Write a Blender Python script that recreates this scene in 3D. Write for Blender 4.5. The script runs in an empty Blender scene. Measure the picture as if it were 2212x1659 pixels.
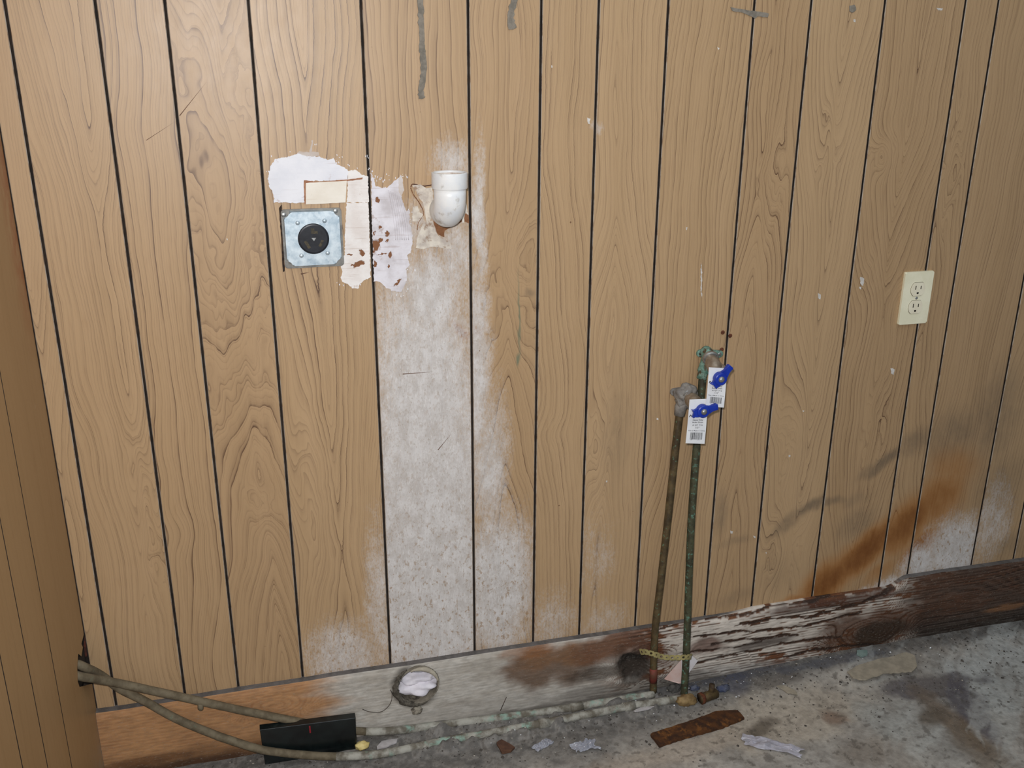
import bpy, bmesh, math, random
import numpy as np
from mathutils import Vector, Matrix
random.seed(7)
SC = bpy.context.scene
COL = SC.collection

# ---------------------------------------------------------------- camera
FPX, PITCH, YAW, ROLL, HC, WALL = 2047.1, 0.332899, 0.261668, 0.0041447, 1.36, 1.684
cy_, sy_ = math.cos(YAW), math.sin(YAW); cp_, sp_ = math.cos(PITCH), math.sin(PITCH)
FWD = Vector((sy_*cp_, cy_*cp_, -sp_)); RT0 = Vector((cy_, -sy_, 0)); UP0 = RT0.cross(FWD)
RT = math.cos(ROLL)*RT0 + math.sin(ROLL)*UP0
UPV = -math.sin(ROLL)*RT0 + math.cos(ROLL)*UP0
CAMPOS = Vector((0, 0, HC))
cam = bpy.data.cameras.new('camera'); camo = bpy.data.objects.new('camera', cam); COL.objects.link(camo)
cam.sensor_width = 36; cam.lens = FPX/2212*36; cam.clip_start = .02
m = Matrix((RT, UPV, -FWD)).transposed().to_4x4(); m.translation = CAMPOS
camo.matrix_world = m
SC.camera = camo
SC.view_settings.view_transform = 'Standard'; SC.view_settings.look = 'None'
SC.view_settings.gamma = 1; SC.view_settings.use_curve_mapping = False
SC.view_settings.exposure = 0.0

# ---------------------------------------------------------------- light
W = bpy.data.worlds.new('world'); SC.world = W; W.use_nodes = True
W.node_tree.nodes['Background'].inputs[0].default_value = (.80, .90, 1.0, 1)
W.node_tree.nodes['Background'].inputs[1].default_value = .115

def area(name, loc, target, sx, sy, energy, color):
    L = bpy.data.lights.new(name, 'AREA'); L.shape = 'RECTANGLE'; L.size = sx; L.size_y = sy
    L.energy = energy; L.color = color
    o = bpy.data.objects.new(name, L); COL.objects.link(o); o.location = loc
    o.rotation_euler = (Vector(target)-Vector(loc)).to_track_quat('-Z', 'Y').to_euler()
    return o
area('camera_flash', (-.05, 0, HC+.08), (.42, 1.68, .78), .05, .03, 21.5, (1, .985, .99))
area('rear_fill', (-.7, -2.4, 1.95), (.4, 1.68, 1.0), 1.4, 1.3, 14, (.84, .93, 1.0))  # added unseen fill behind the camera; puts sheen on the upper-left planks

area('overhead_fill', (1.0, .55, 2.42), (1.0, .95, 0), 1.8, 1.6, 13, (.88, .95, 1.0))  # added overhead fill to lift the floor

# ---------------------------------------------------------------- helpers: photo pixel -> place
def ray(px, py):
    return (FWD + RT*((px-1106)/FPX) + UPV*((829.5-py)/FPX))
def at(px, py, Y=WALL):
    d = ray(px, py); return CAMPOS + d*(Y/d.y)
def fl(px, py, z=0.0):
    d = ray(px, py); return CAMPOS + d*((z-HC)/d.z)
def lf(px, py, x):
    d = ray(px, py); return CAMPOS + d*(x/d.x)
def topx(P):
    P = np.asarray(P)-np.array(CAMPOS)
    a, b, c = P@np.array(RT), P@np.array(UPV), P@np.array(FWD)
    return 1106+FPX*a/c, 829.5-FPX*b/c
def Z1(x, y): return (500+x*.27125, 250+y*.27125)
def Z2(x, y): return (1350+x*.21097, 680+y*.21097)
def Z3(x, y): return (1300+x*.217, 1280+y*.217)

# numpy value noise
def _h(ix, iy, s):
    n = (ix*374761393 + iy*668265263 + s*974711) & 0x7fffffff
    n = ((n ^ (n >> 13))*1274126177) & 0x7fffffff
    return ((n ^ (n >> 16)) & 0xffff)/65535.0
def vn(x, y, s=0):
    ix = np.floor(x).astype(np.int64); iy = np.floor(y).astype(np.int64)
    fx = x-ix; fy = y-iy; fx = fx*fx*(3-2*fx); fy = fy*fy*(3-2*fy)
    a, b = _h(ix, iy, s), _h(ix+1, iy, s); c, d = _h(ix, iy+1, s), _h(ix+1, iy+1, s)
    return (a*(1-fx)+b*fx)*(1-fy)+(c*(1-fx)+d*fx)*fy
def fbm(x, y, s=0, o=4):
    t = 0; a = .5; n = 0
    for i in range(o):
        t = t+a*vn(x, y, s+i*17); n += a; x, y, a = x*2.03, y*2.03, a*.5
    return t/n
def ss(a, b, x):
    t = np.clip((x-a)/(b-a), 0, 1); return t*t*(3-2*t)
def lin(c):
    return tuple(((v/255+.055)/1.055)**2.4 if v > 10 else v/255/12.92 for v in c)

# ---------------------------------------------------------------- object helpers
def link(name, me, mat=None, parent=None, smooth=False):
    o = bpy.data.objects.new(name, me); COL.objects.link(o)
    if mat: me.materials.append(mat)
    if parent: o.parent = parent
    if smooth:
        for p in me.polygons: p.use_smooth = True
    return o
def mesh(name, v, f, mat=None, parent=None, smooth=False):
    me = bpy.data.meshes.new(name); me.from_pydata([tuple(p) for p in v], [], f); me.update()
    return link(name, me, mat, parent, smooth)
def bmo(name, bm, mat=None, parent=None, smooth=False):
    bmesh.ops.recalc_face_normals(bm, faces=bm.faces[:])
    me = bpy.data.meshes.new(name); bm.to_mesh(me); bm.free()
    return link(name, me, mat, parent, smooth)
def tag(o, label, cat, group=None, kind=None):
    o['label'] = label
    if cat: o['category'] = cat
    if group: o['group'] = group
    if kind: o['kind'] = kind
    return o
def empty(name, loc=(0, 0, 0)):
    # parts are built in room coordinates: the inverse matrix keeps them there
    o = bpy.data.objects.new(name, None); COL.objects.link(o); o.location = loc; o.empty_display_size = .02
    return o
def adopt(root, *kids):
    for k in kids:
        k.parent = root; k.matrix_parent_inverse = Matrix.Translation(-Vector(root.location))
    return root
def extrude(name, pts, d, mat, bevel=0.0, seg=1, parent=None, smooth=False, top_scale=None):
    """closed outline of 3-D points pushed out by vector d"""
    bm = bmesh.new(); n = len(pts); d = Vector(d)
    a = [bm.verts.new(p) for p in pts]
    c = sum((Vector(p) for p in pts), Vector())/n
    b = [bm.verts.new((Vector(p)-c)*(top_scale or 1)+c+d) for p in pts]
    caps = [bm.faces.new(a), bm.faces.new(b)]
    for i in range(n): bm.faces.new((a[i], a[(i+1) % n], b[(i+1) % n], b[i]))
    if bevel:
        ed = [e for e in bm.edges if e.verts[0] in set(b) and e.verts[1] in set(b)]
        bmesh.ops.bevel(bm, geom=ed, offset=bevel, segments=seg, affect='EDGES', profile=.6)
    elif n > 24:
        bmesh.ops.recalc_face_normals(bm, faces=bm.faces[:])
        bmesh.ops.triangulate(bm, faces=caps, ngon_method='EAR_CLIP')
    return bmo(name, bm, mat, parent, smooth)
def rough_outline(px, amp, step, seed=0):
    r = random.Random(seed); out = []
    n = len(px)
    for i in range(n):
        a = Vector(px[i]); b = Vector(px[(i+1) % n]); L = (b-a).length; k = max(1, int(L/step))
        for j in range(k):
            p = a.lerp(b, j/k); out.append((p.x+r.uniform(-amp, amp), p.y+r.uniform(-amp, amp)))
    return out
def smooth_path(pts, k=6):
    pts = [Vector(p) for p in pts]; out = []
    for i in range(len(pts)-1):
        p0 = pts[max(i-1, 0)]; p1 = pts[i]; p2 = pts[i+1]; p3 = pts[min(i+2, len(pts)-1)]
        for j in range(k):
            t = j/k
            out.append(.5*((2*p1)+(p2-p0)*t+(2*p0-5*p1+4*p2-p3)*t*t+(3*p1-p0-3*p2+p3)*t**3))
    out.append(pts[-1]); return out
def tube(name, pts, r, mat, seg=20, rough=0.0, parent=None, seed=0, flatten=False):
    pts = [Vector(p) for p in pts]; rs = r if isinstance(r, (list, tuple)) else [r]*len(pts)
    v = []; f = []; N = None; rd = random.Random(seed)
    for i, p in enumerate(pts):
        t = (pts[min(i+1, len(pts)-1)]-pts[max(i-1, 0)]).normalized()
        if N is None: N = t.orthogonal().normalized()
        N = (N-t*N.dot(t)).normalized(); B = t.cross(N)
        for k in range(seg):
            a = 2*math.pi*k/seg; q = rs[i]*(1+rd.uniform(-rough, rough))
            v.append(p+N*math.cos(a)*q+B*math.sin(a)*q)
    for i in range(len(pts)-1):
        for k in range(seg):
            f.append((i*seg+k, i*seg+(k+1) % seg, (i+1)*seg+(k+1) % seg, (i+1)*seg+k))
    f.append(tuple(range(seg))[::-1]); f.append(tuple((len(pts)-1)*seg+k for k in range(seg)))
    o = mesh(name, v, f, mat, parent, True)
    return o
def lathe(name, prof, origin, axis, mat, seg=40, parent=None, smooth=True, sharp=35):
    """profile of (radius, distance along axis)"""
    axis = Vector(axis).normalized(); N = axis.orthogonal().normalized(); B = axis.cross(N); o = Vector(origin)
    v = []; f = []
    for (r, h) in prof:
        for k in range(seg):
            a = 2*math.pi*k/seg; v.append(o+axis*h+N*math.cos(a)*r+B*math.sin(a)*r)
    for i in range(len(prof)-1):
        for k in range(seg): f.append((i*seg+k, i*seg+(k+1) % seg, (i+1)*seg+(k+1) % seg, (i+1)*seg+k))
    ob = mesh(name, v, f, mat, parent, smooth)
    bm = bmesh.new(); bm.from_mesh(ob.data)
    bmesh.ops.remove_doubles(bm, verts=bm.verts[:], dist=1e-6)
    bmesh.ops.recalc_face_normals(bm, faces=bm.faces[:]); bm.to_mesh(ob.data); bm.free()
    if smooth:
        for p in ob.data.polygons: p.use_smooth = True
        ob.data.set_sharp_from_angle(angle=math.radians(sharp))
    return ob
def lump(name, loc, scale, mat, amp=.25, freq=2.2, sub=3, seed=0, parent=None, rot=0):
    bm = bmesh.new(); bmesh.ops.create_icosphere(bm, subdivisions=sub, radius=1)
    from mathutils import noise as mn
    for v in bm.verts:
        d = v.co.normalized()
        v.co = d*(1+amp*mn.noise(d*freq+Vector((seed*3.1, seed*1.7, 0)))*1.6+amp*.5*mn.noise(d*freq*2.7+Vector((0, seed, 5))))
    R = Matrix.Rotation(rot, 4, 'Z')
    for v in bm.verts:
        v.co = R@Vector((v.co.x*scale[0], v.co.y*scale[1], v.co.z*scale[2]))+Vector(loc)
    return bmo(name, bm, mat, parent, True)

# ---------------------------------------------------------------- node helpers
class NT:
    def __init__(s, name):
        s.mat = bpy.data.materials.new(name); s.mat.use_nodes = True; s.t = s.mat.node_tree
        s.b = s.t.nodes['Principled BSDF']
    def n(s, t, **k):
        x = s.t.nodes.new(t)
        for a, b in k.items(): setattr(x, a, b)
        return x
    def put(s, sock, val):
        if isinstance(val, bpy.types.NodeSocket): s.t.links.new(val, sock)
        elif val is not None: sock.default_value = val
    def m(s, op, a, b=None, c=None, clamp=False):
        x = s.n('ShaderNodeMath', operation=op, use_clamp=clamp)
        for i, q in enumerate((a, b, c)): s.put(x.inputs[i], q)
        return x.outputs[0]
    def pos(s):
        if not hasattr(s, '_p'): s._p = s.n('ShaderNodeNewGeometry').outputs['Position']
        return s._p
    def sep(s, v):
        x = s.n('ShaderNodeSeparateXYZ'); s.put(x.inputs[0], v); return x.outputs
    def comb(s, x, y, z=0.0):
        c = s.n('ShaderNodeCombineXYZ')
        for i, q in enumerate((x, y, z)): s.put(c.inputs[i], q)
        return c.outputs[0]
    def map(s, v, loc=(0, 0, 0), rot=(0, 0, 0), sc=(1, 1, 1), typ='POINT'):
        x = s.n('ShaderNodeMapping', vector_type=typ); s.put(x.inputs[0], v)
        x.inputs['Location'].default_value = loc; x.inputs['Rotation'].default_value = rot; x.inputs['Scale'].default_value = sc
        return x.outputs[0]
    def noise(s, v, scale=1., detail=2., rough=.5, dist=0., col=False):
        x = s.n('ShaderNodeTexNoise'); s.put(x.inputs['Vector'], v)
        x.inputs['Scale'].default_value = scale; x.inputs['Detail'].default_value = detail
        x.inputs['Roughness'].default_value = rough; x.inputs['Distortion'].default_value = dist
        return x.outputs['Color' if col else 'Fac']
    def vadd(s, a, b):
        x = s.n('ShaderNodeVectorMath', operation='ADD'); s.put(x.inputs[0], a); s.put(x.inputs[1], b); return x.outputs[0]
    def vscale(s, a, k):
        x = s.n('ShaderNodeVectorMath', operation='SCALE'); s.put(x.inputs[0], a); s.put(x.inputs[3], k); return x.outputs[0]
    def vlen(s, a):
        x = s.n('ShaderNodeVectorMath', operation='LENGTH'); s.put(x.inputs[0], a); return x.outputs['Value']
    def step(s, v, a, b, lo=0., hi=1.):
        x = s.n('ShaderNodeMapRange', interpolation_type='SMOOTHSTEP'); s.put(x.inputs[0], v)
        x.inputs[1].default_value = a; x.inputs[2].default_value = b; x.inputs[3].default_value = lo; x.inputs[4].default_value = hi
        return x.outputs[0]
    def mix(s, f, a, b, mode='MIX'):
        x = s.n('ShaderNodeMix', data_type='RGBA', blend_type=mode); s.put(x.inputs[0], f)
        for i, q in ((6, a), (7, b)):
            s.put(x.inputs[i], (*q, 1) if isinstance(q, tuple) and len(q) == 3 else q)
        return x.outputs[2]
    def white(s, v):
        x = s.n('ShaderNodeTexWhiteNoise', noise_dimensions='1D'); s.put(x.inputs['W'], v); return x.outputs['Value']
    def bump(s, h, strength=.3, dist=.001):
        x = s.n('ShaderNodeBump'); s.put(x.inputs['Height'], h); x.inputs['Strength'].default_value = strength
        x.inputs['Distance'].default_value = dist; s.t.links.new(x.outputs[0], s.b.inputs['Normal'])
    def done(s, color=None, rough=.6, metal=0., spec=.5, **kw):
        if isinstance(color, tuple) and len(color) == 3: color = (*color, 1)
        s.put(s.b.inputs['Base Color'], color); s.put(s.b.inputs['Roughness'], rough)
        s.put(s.b.inputs['Metallic'], metal); s.put(s.b.inputs['Specular IOR Level'], spec)
        for k, v in kw.items(): s.put(s.b.inputs[k.replace('_', ' ')], v)
        return s.mat

def dirty(name, c1, c2, scale=60., rough=.6, metal=0., bump=.2, bd=.0006, spec=.4, lo=.35, hi=.65, c3=None, sc3=25., lo3=.55, hi3=.68, **kw):
    """two or three tones broken up by noise, with fine relief"""
    t = NT(name); p = t.pos()
    n = t.noise(p, scale, 5, .6); col = t.mix(t.step(n, lo, hi), lin(c1), lin(c2))
    if c3:
        col = t.mix(t.step(t.noise(t.vadd(p, (3.3, 1.1, 7.7)), sc3, 5, .65), lo3, hi3), col, lin(c3))
    t.bump(t.noise(p, scale*2.5, 4, .6), bump, bd)
    return t.done(col, rough, metal, spec, **kw)

# ---------------------------------------------------------------- wall planks
GR = [-.3795, -.3438, -.2165, -.1145, .0121, .1912, .3713, .5008, .6057, .7368, .9062, 1.0227, 1.179, 1.358, 1.4335, 1.6139, 1.7369,
      1.89, 2.03, 2.20, 2.34]
ZB, ZT, GAP = .160, 2.3, .0041

def px_scale(px, py, Y=WALL):
    a = at(px, py, Y); b = at(px+10, py, Y); c = at(px, py+10, Y)
    return a, abs(b.x-a.x)/10, abs(c.z-a.z)/10

# stains: (px, py, rx, ry, tilt degrees (positive climbs to the right), strength, planks)
HAZE = [(918, 900, 170, 450, 0, 1.0, (5,)), (930, 1060, 260, 420, 0, .95, (5,)), (930, 1270, 260, 300, 0, 1.15, (5,)), (925, 640, 95, 150, 0, .95, (5,)), (975, 345, 62, 62, 0, .62, (5,)),
        (905, 500, 60, 120, 0, .55, (5,)), (985, 560, 60, 140, 0, .7, (5,)),
        (1030, 800, 42, 320, 0, .82, (6,)), (1055, 1010, 62, 230, 0, .75, (6,)), (1072, 1270, 115, 220, 0, .98, (6,)), (1035, 480, 22, 240, 0, .7, (6,)),
        (820, 1300, 42, 240, 0, .6, (4,)), (745, 1420, 120, 110, 0, .68, (4,)), (1190, 1345, 80, 95, 0, .5, (7,)), (1300, 1345, 80, 70, 0, .42, (8,)),
        (1290, 1200, 60, 130, 0, .33, (8,)),
        (2060, 1190, 90, 95, 25, .95, (14,)), (1990, 1215, 60, 55, 20, .9, (13, 14)), (1920, 1262, 60, 22, 20, .75, (12, 13)), (1850, 1282, 50, 14, 10, .6, (12,)),
        (2140, 1130, 60, 120, 0, .55, (15,)), (1690, 1312, 110, 12, 8, .55, (11,)), (1290, 270, 20, 18, -50, .6, (7, 8))]
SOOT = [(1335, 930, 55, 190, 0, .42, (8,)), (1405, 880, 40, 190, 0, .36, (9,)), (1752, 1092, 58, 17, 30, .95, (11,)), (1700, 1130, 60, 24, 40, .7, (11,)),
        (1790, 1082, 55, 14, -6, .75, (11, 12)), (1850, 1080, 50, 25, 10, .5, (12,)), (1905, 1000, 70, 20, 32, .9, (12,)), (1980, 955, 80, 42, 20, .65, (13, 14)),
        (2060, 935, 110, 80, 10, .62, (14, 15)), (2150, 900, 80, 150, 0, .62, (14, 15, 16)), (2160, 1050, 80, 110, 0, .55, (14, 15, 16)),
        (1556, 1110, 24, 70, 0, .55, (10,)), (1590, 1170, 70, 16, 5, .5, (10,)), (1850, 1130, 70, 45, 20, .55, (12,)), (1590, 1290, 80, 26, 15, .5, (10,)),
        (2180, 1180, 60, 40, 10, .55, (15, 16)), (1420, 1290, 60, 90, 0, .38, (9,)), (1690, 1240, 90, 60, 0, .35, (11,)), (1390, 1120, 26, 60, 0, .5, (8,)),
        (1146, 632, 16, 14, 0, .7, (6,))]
RUST = [(1790, 1255, 95, 52, 36, 1.0, (11, 12)), (1870, 1190, 130, 48, 40, 1.05, (12, 13)), (1960, 1130, 110, 60, 44, .95, (13, 14)), (2030, 1075, 90, 75, 55, .75, (14,)),
        (1985, 1180, 70, 40, 40, .8, (13, 14)), (2060, 1010, 60, 90, 70, .55, (14,)), (1720, 1295, 60, 18, 12, .7, (11,)), (1900, 1235, 60, 30, 30, .55, (12, 13)),
        (995, 712, 36, 12, -45, 1.0, (5, 6)), (1030, 718, 20, 14, -45, .8, (6,)), (1540, 780, 25, 20, 0, .35, (9,))]
TEAL = [(1120, 690, 3.5, 105, 0, .9, (6,)), (1119, 775, 5, 16, 0, 1.0, (6,))]

# grain: plank -> (centre fraction, arch slope, line spacing m, line strength, eyes[(px,py,sx,sz,amp m)])
GRAIN = {0: (.2, -.10, .012, .8, [(150, 1000, 60, 120, .02)]),
         1: (.72, -.06, .012, 1.0, [(200, 260, 40, 160, -.02), (315, 1120, 18, 150, .035)]),
         2: (1.5, .03, .011, .9, [(400, 1150, 60, 40, .012)]),
         3: (.62, .10, .0125, 1.0, [(500, 520, 70, 480, .10), (566, 1090, 34, 50, .035)]),
         4: (.45, -.05, .013, 1.0, [(683, 1060, 30, 190, .035), (665, 500, 40, 150, .01)]),
         5: (1.8, .03, .013, .8, []),
         6: (.58, .09, .012, .85, [(1112, 590, 60, 240, .06), (1112, 575, 26, 60, .02)]),
         7: (-.6, .06, .010, .95, [(1200, 940, 40, 30, .014)]),
         8: (.3, .05, .0105, .95, [(1302, 950, 20, 120, .03), (1320, 500, 40, 150, .012)]),
         9: (1.5, .04, .0085, .8, [(1440, 1000, 60, 120, .02)]),
         10: (.4, .05, .0085, .95, [(1664, 400, 22, 150, .03)]),
         11: (.55, -.10, .0085, .9, [(1790, 310, 16, 90, .03), (1690, 1190, 34, 90, .05), (1720, 950, 25, 160, .035)]),
         12: (.5, -.10, .0078, .95, [(1910, 335, 26, 40, .05), (1900, 620, 40, 200, .03), (1885, 950, 20, 150, .03)]),
         13: (.2, .06, .009, .9, [(2050, 390, 16, 110, .04)]),
         14: (1.4, .04, .008, .8, [(2150, 1040, 20, 120, .03)])}

def plank_mat(k, x0, x1, left=False):
    t = NT('wood_plank_%d%s' % (k, '_side' if left else '')); X, Y, Z = t.sep(t.pos())
    if left: X = Y
    rnd = random.Random(k*13+(500 if left else 1))
    cf, kz, P, ls, eyes = GRAIN.get(k, (rnd.choice([-.5, .3, .6, 1.4]), rnd.choice([-.08, .06, .1]), .0095, .85, [])) if not left else (1.7, .02, .02, .35, [])
    sd = rnd.uniform(0, 50)
    xc = x0+(x1-x0)*cf
    P2 = t.comb(X, Z, sd)
    w1 = t.noise(t.map(P2, sc=(5, 2.1, 1)), 1, 2, .5)
    w2 = t.noise(t.map(P2, sc=(26, 9, 1)), 1, 2, .5)
    w3 = t.noise(t.map(P2, sc=(60, 130, 1)), 1, 2, .6)
    u = t.m('ADD', t.m('SUBTRACT', X, xc), t.m('MULTIPLY', t.m('SUBTRACT', w1, .5), .07))
    u = t.m('ADD', u, t.m('MULTIPLY', t.m('SUBTRACT', w2, .5), .011))
    u = t.m('ADD', u, t.m('MULTIPLY', t.m('SUBTRACT', w3, .5), .0011))
    H = t.noise(t.map(t.comb(0., Z, sd+9), sc=(1, 3.0, 1)), 1, 1, .5)
    F = t.m('SQRT', t.m('ADD', t.m('MULTIPLY', u, u), .00001))
    F = t.m('ADD', F, t.m('MULTIPLY', Z, kz))
    F = t.m('ADD', F, t.m('MULTIPLY', H, .06 if abs(kz) > .045 else .025))
    wv = t.vadd(t.comb(X, 0., Z), t.vscale(t.comb(t.m('SUBTRACT', w2, .5), 0., t.m('SUBTRACT', w1, .5)), .05))
    for (ex, ey, rx, ry, am) in eyes:
        c, a, b = px_scale(ex, ey)
        q = t.vlen(t.map(wv, loc=(c.x, 0, c.z), sc=(rx*a, 1, ry*b), typ='TEXTURE'))
        g = t.m('EXPONENT', t.m('MULTIPLY', t.m('MULTIPLY', q, q), -1.))
        F = t.m('ADD', F, t.m('MULTIPLY', g, am))
    F = t.m('ADD', F, t.m('MULTIPLY', w3, .0010))
    def rings(T, s, wd, fade):
        fr = t.m('FRACT', T); rid = t.white(t.m('ADD', t.m('FLOOR', T), s))
        line = t.m('SUBTRACT', 1., t.m('DIVIDE', fr, wd), clamp=True)
        soft = t.m('MULTIPLY', t.m('SUBTRACT', 1., t.m('DIVIDE', fr, fade), clamp=True), .30)
        return t.m('MULTIPLY', t.m('MAXIMUM', line, soft), t.m('ADD', t.m('MULTIPLY', rid, .95), .12))
    T1 = t.m('ADD', t.m('DIVIDE', F, P), t.m('MULTIPLY', t.noise(t.comb(F, 0., sd), 55, 1, .5), 1.6))
    r1 = rings(T1, sd, .15, .6)
    r2 = rings(t.m('DIVIDE', F, P*.37), sd+31, .3, .8)
    dark = t.m('ADD', t.m('MULTIPLY', r1, 1.15*ls), t.m('MULTIPLY', r2, .42*ls), clamp=True)
    breakup = t.step(t.noise(t.map(P2, sc=(60, 7, 1)), 1, 3, .6), .28, .6)
    dark = t.m('MULTIPLY', dark, t.m('ADD', t.m('MULTIPLY', breakup, .6), .4))
    tone = rnd.uniform(-.03, .05)
    base = t.mix(t.noise(t.map(P2, sc=(22, 1.6, 1)), 1, 3, .55), lin((170, 140, 103)), lin((188, 157, 120)))
    pores = t.noise(t.map(P2, sc=(700, 22, 1)), 1, 2, .6)
    base = t.mix(t.step(pores, .52, .78, 0, .28), base, lin((142, 106, 72)))
    col = t.mix(t.m('MULTIPLY', dark, .95), base, lin((76, 49, 34)))
    if tone < 0: col = t.mix(-tone*3, col, lin((130, 92, 58)))
    else: col = t.mix(tone*2, col, lin((205, 175, 138)))
    # stains
    fine = t.noise(t.map(P2, sc=(300, 150, 1)), 1, 4, .7)
    mid = t.noise(t.map(P2, sc=(52, 26, 1)), 1, 5, .7)
    wob = t.vadd(t.comb(X, 0., Z), t.vscale(t.map(t.noise(t.map(P2, sc=(24, 10, 1)), 1, 3, .6, col=True), loc=(-.5, -.5, -.5)), .035))
    def mask(lst):
        out = None
        for (bx, by, rx, ry, ang, st, pl) in lst:
            if k not in pl: continue
            c, a, b = px_scale(bx, by)
            q = t.vlen(t.map(wob, loc=(c.x, 0, c.z), rot=(0, -math.radians(ang), 0), sc=(rx*a, 1, ry*b), typ='TEXTURE'))
            g = t.step(q, .1, 1.3, st, 0.)
            out = g if out is None else t.m('MAXIMUM', out, g)
        return out
    rough = t.m('ADD', t.m('MULTIPLY', mid, .10), .38)
    hz = None
    if not left:
        mk = mask(RUST)
        if mk is not None:
            v = t.m('MULTIPLY', mk, t.m('ADD', t.m('MULTIPLY', mid, .5), .6), clamp=True)
            col = t.mix(t.step(v, .02, .75, 0, .78), col, lin((160, 104, 44)))
            col = t.mix(t.step(v, .42, 1.0, 0, .88), col, lin((108, 60, 18)))
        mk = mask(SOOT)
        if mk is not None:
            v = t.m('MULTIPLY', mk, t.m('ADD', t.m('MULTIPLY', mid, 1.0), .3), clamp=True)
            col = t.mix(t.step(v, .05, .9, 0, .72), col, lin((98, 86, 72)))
        mk = mask(HAZE)
        if mk is not None:
            v = t.m('ADD', mk, t.m('MULTIPLY', t.m('SUBTRACT', fine, .5), 1.1))
            v = t.m('ADD', v, t.m('MULTIPLY', t.m('SUBTRACT', mid, .5), .5))
            hz = t.m('MULTIPLY', t.step(v, .12, .95, 0, .93), t.step(mk, 0, .25))
            hc = t.mix(t.step(mid, .35, .65), lin((192, 187, 183)), lin((212, 209, 207)))
            hc = t.mix(t.step(fine, .54, .70, 0, .55), hc, lin((150, 132, 112)))
            br = t.step(t.noise(t.map(P2, sc=(130, 75, 3)), 1, 4, .7), .56, .64)
            br = t.m('MULTIPLY', br, t.step(Z, .62, .25, .25, .75))
            hc = t.mix(br, hc, lin((150, 122, 92)))
            stv = t.noise(t.map(P2, sc=(500, 90, 1)), 1, 2, .6)
            hc = t.mix(t.step(stv, .55, .75, 0, .55), hc, lin((232, 230, 228)))
            col = t.mix(hz, col, hc)
            rough = t.m('ADD', rough, t.m('MULTIPLY', hz, .4))
        mk = mask(TEAL)
        if mk is not None: col = t.mix(t.m('MULTIPLY', mk, .65), col, lin((70, 105, 88)))
    else:
        # worn, limed strip low down beside the corner, over an even browner tone
        v = t.m('MULTIPLY', t.step(Y, 1.52, 1.66), t.step(Z, .17, .05))
        v = t.m('MULTIPLY', v, t.step(mid, .36, .6))
        col = t.mix(.5, col, lin((150, 112, 62)))
        col = t.mix(t.m('MULTIPLY', v, .65), col, lin((165, 150, 130)))
        v = t.m('MULTIPLY', t.m('MULTIPLY', t.step(Y, 1.60, 1.675), t.step(Z, .86, 1.05)), t.step(mid, .3, .6))
        col = t.mix(t.m('MULTIPLY', v, .8), col, lin((150, 84, 44)))
        scf = t.step(t.noise(t.map(P2, sc=(40, 14, 1)), 1, 3, .6), .74, .80, 0, .6)
        col = t.mix(scf, col, lin((196, 188, 176)))
    # specks
    sp = t.noise(t.map(P2, sc=(95, 95, 1)), 1, 1, .5)
    col = t.mix(t.step(sp, .82, .86, 0, .8), col, lin((95, 60, 38)))
    h = t.m('SUBTRACT', t.m('MULTIPLY', pores, .35), dark)
    t.bump(h, .10, .0004)
    return t.done(col, rough, 0, .52)

groove = dirty('groove_black', (30, 24, 20), (48, 38, 30), 40, .9)
edge_m = dirty('groove_edge', (168, 156, 142), (120, 98, 78), 35, .7, lo=.42, hi=.66)
def plank(name, x0, x1, z0, z1, y0, mat, parent):
    """one board of panelling with eased long edges; y0 is its face"""
    e = .0011; T = .0045
    v = []
    for z in (z0, z1):
        v += [(x0, y0+T, z), (x0, y0+e, z), (x0+e, y0, z), (x1-e, y0, z), (x1, y0+e, z), (x1, y0+T, z)]
    f = [(i, i+1, i+7, i+6) for i in range(5)]+[(5, 0, 6, 11), (0, 5, 4, 3, 2, 1), (6, 7, 8, 9, 10, 11)]
    o = mesh(name, v, f, mat, parent); blacken(o, 0)
    o.data.materials.append(edge_m)
    for p in o.data.polygons:
        if .3 < abs(p.normal.x) < .9: p.material_index = 2
    return o

def blacken(o, ax):
    """the cut sides of the boards, painted black in the grooves"""
    o.data.materials.append(groove)
    for p in o.data.polygons:
        if abs(p.normal[ax]) > .9: p.material_index = 1
bm = bmesh.new()
def bm_box(bm, a, b):
    vs = [bm.verts.new((x, y, z)) for x in (a[0], b[0]) for y in (a[1], b[1]) for z in (a[2], b[2])]
    for q in ((0, 1, 3, 2), (4, 6, 7, 5), (0, 4, 5, 1), (2, 3, 7, 6), (0, 2, 6, 4), (1, 5, 7, 3)): bm.faces.new([vs[i] for i in q])
bm_box(bm, (-.50, WALL+.0047, ZB), (GR[-1], WALL+.030, ZT))
wall_back = bmo('wall_back', bm, groove)
tag(wall_back, 'tan wood-grain panelled back wall with dark vertical grooves', None, kind='structure')
for k in range(len(GR)-1):
    a, b = GR[k]+(GAP/2 if k else .0012), GR[k+1]-GAP/2
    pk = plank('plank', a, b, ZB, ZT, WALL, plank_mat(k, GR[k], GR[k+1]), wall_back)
    if k == 5: pk['label'] = 'plank bleached pale grey from the pipe stub down'
    if k == 12: pk['label'] = 'plank crossed by a rust-orange stain low down'

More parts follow.
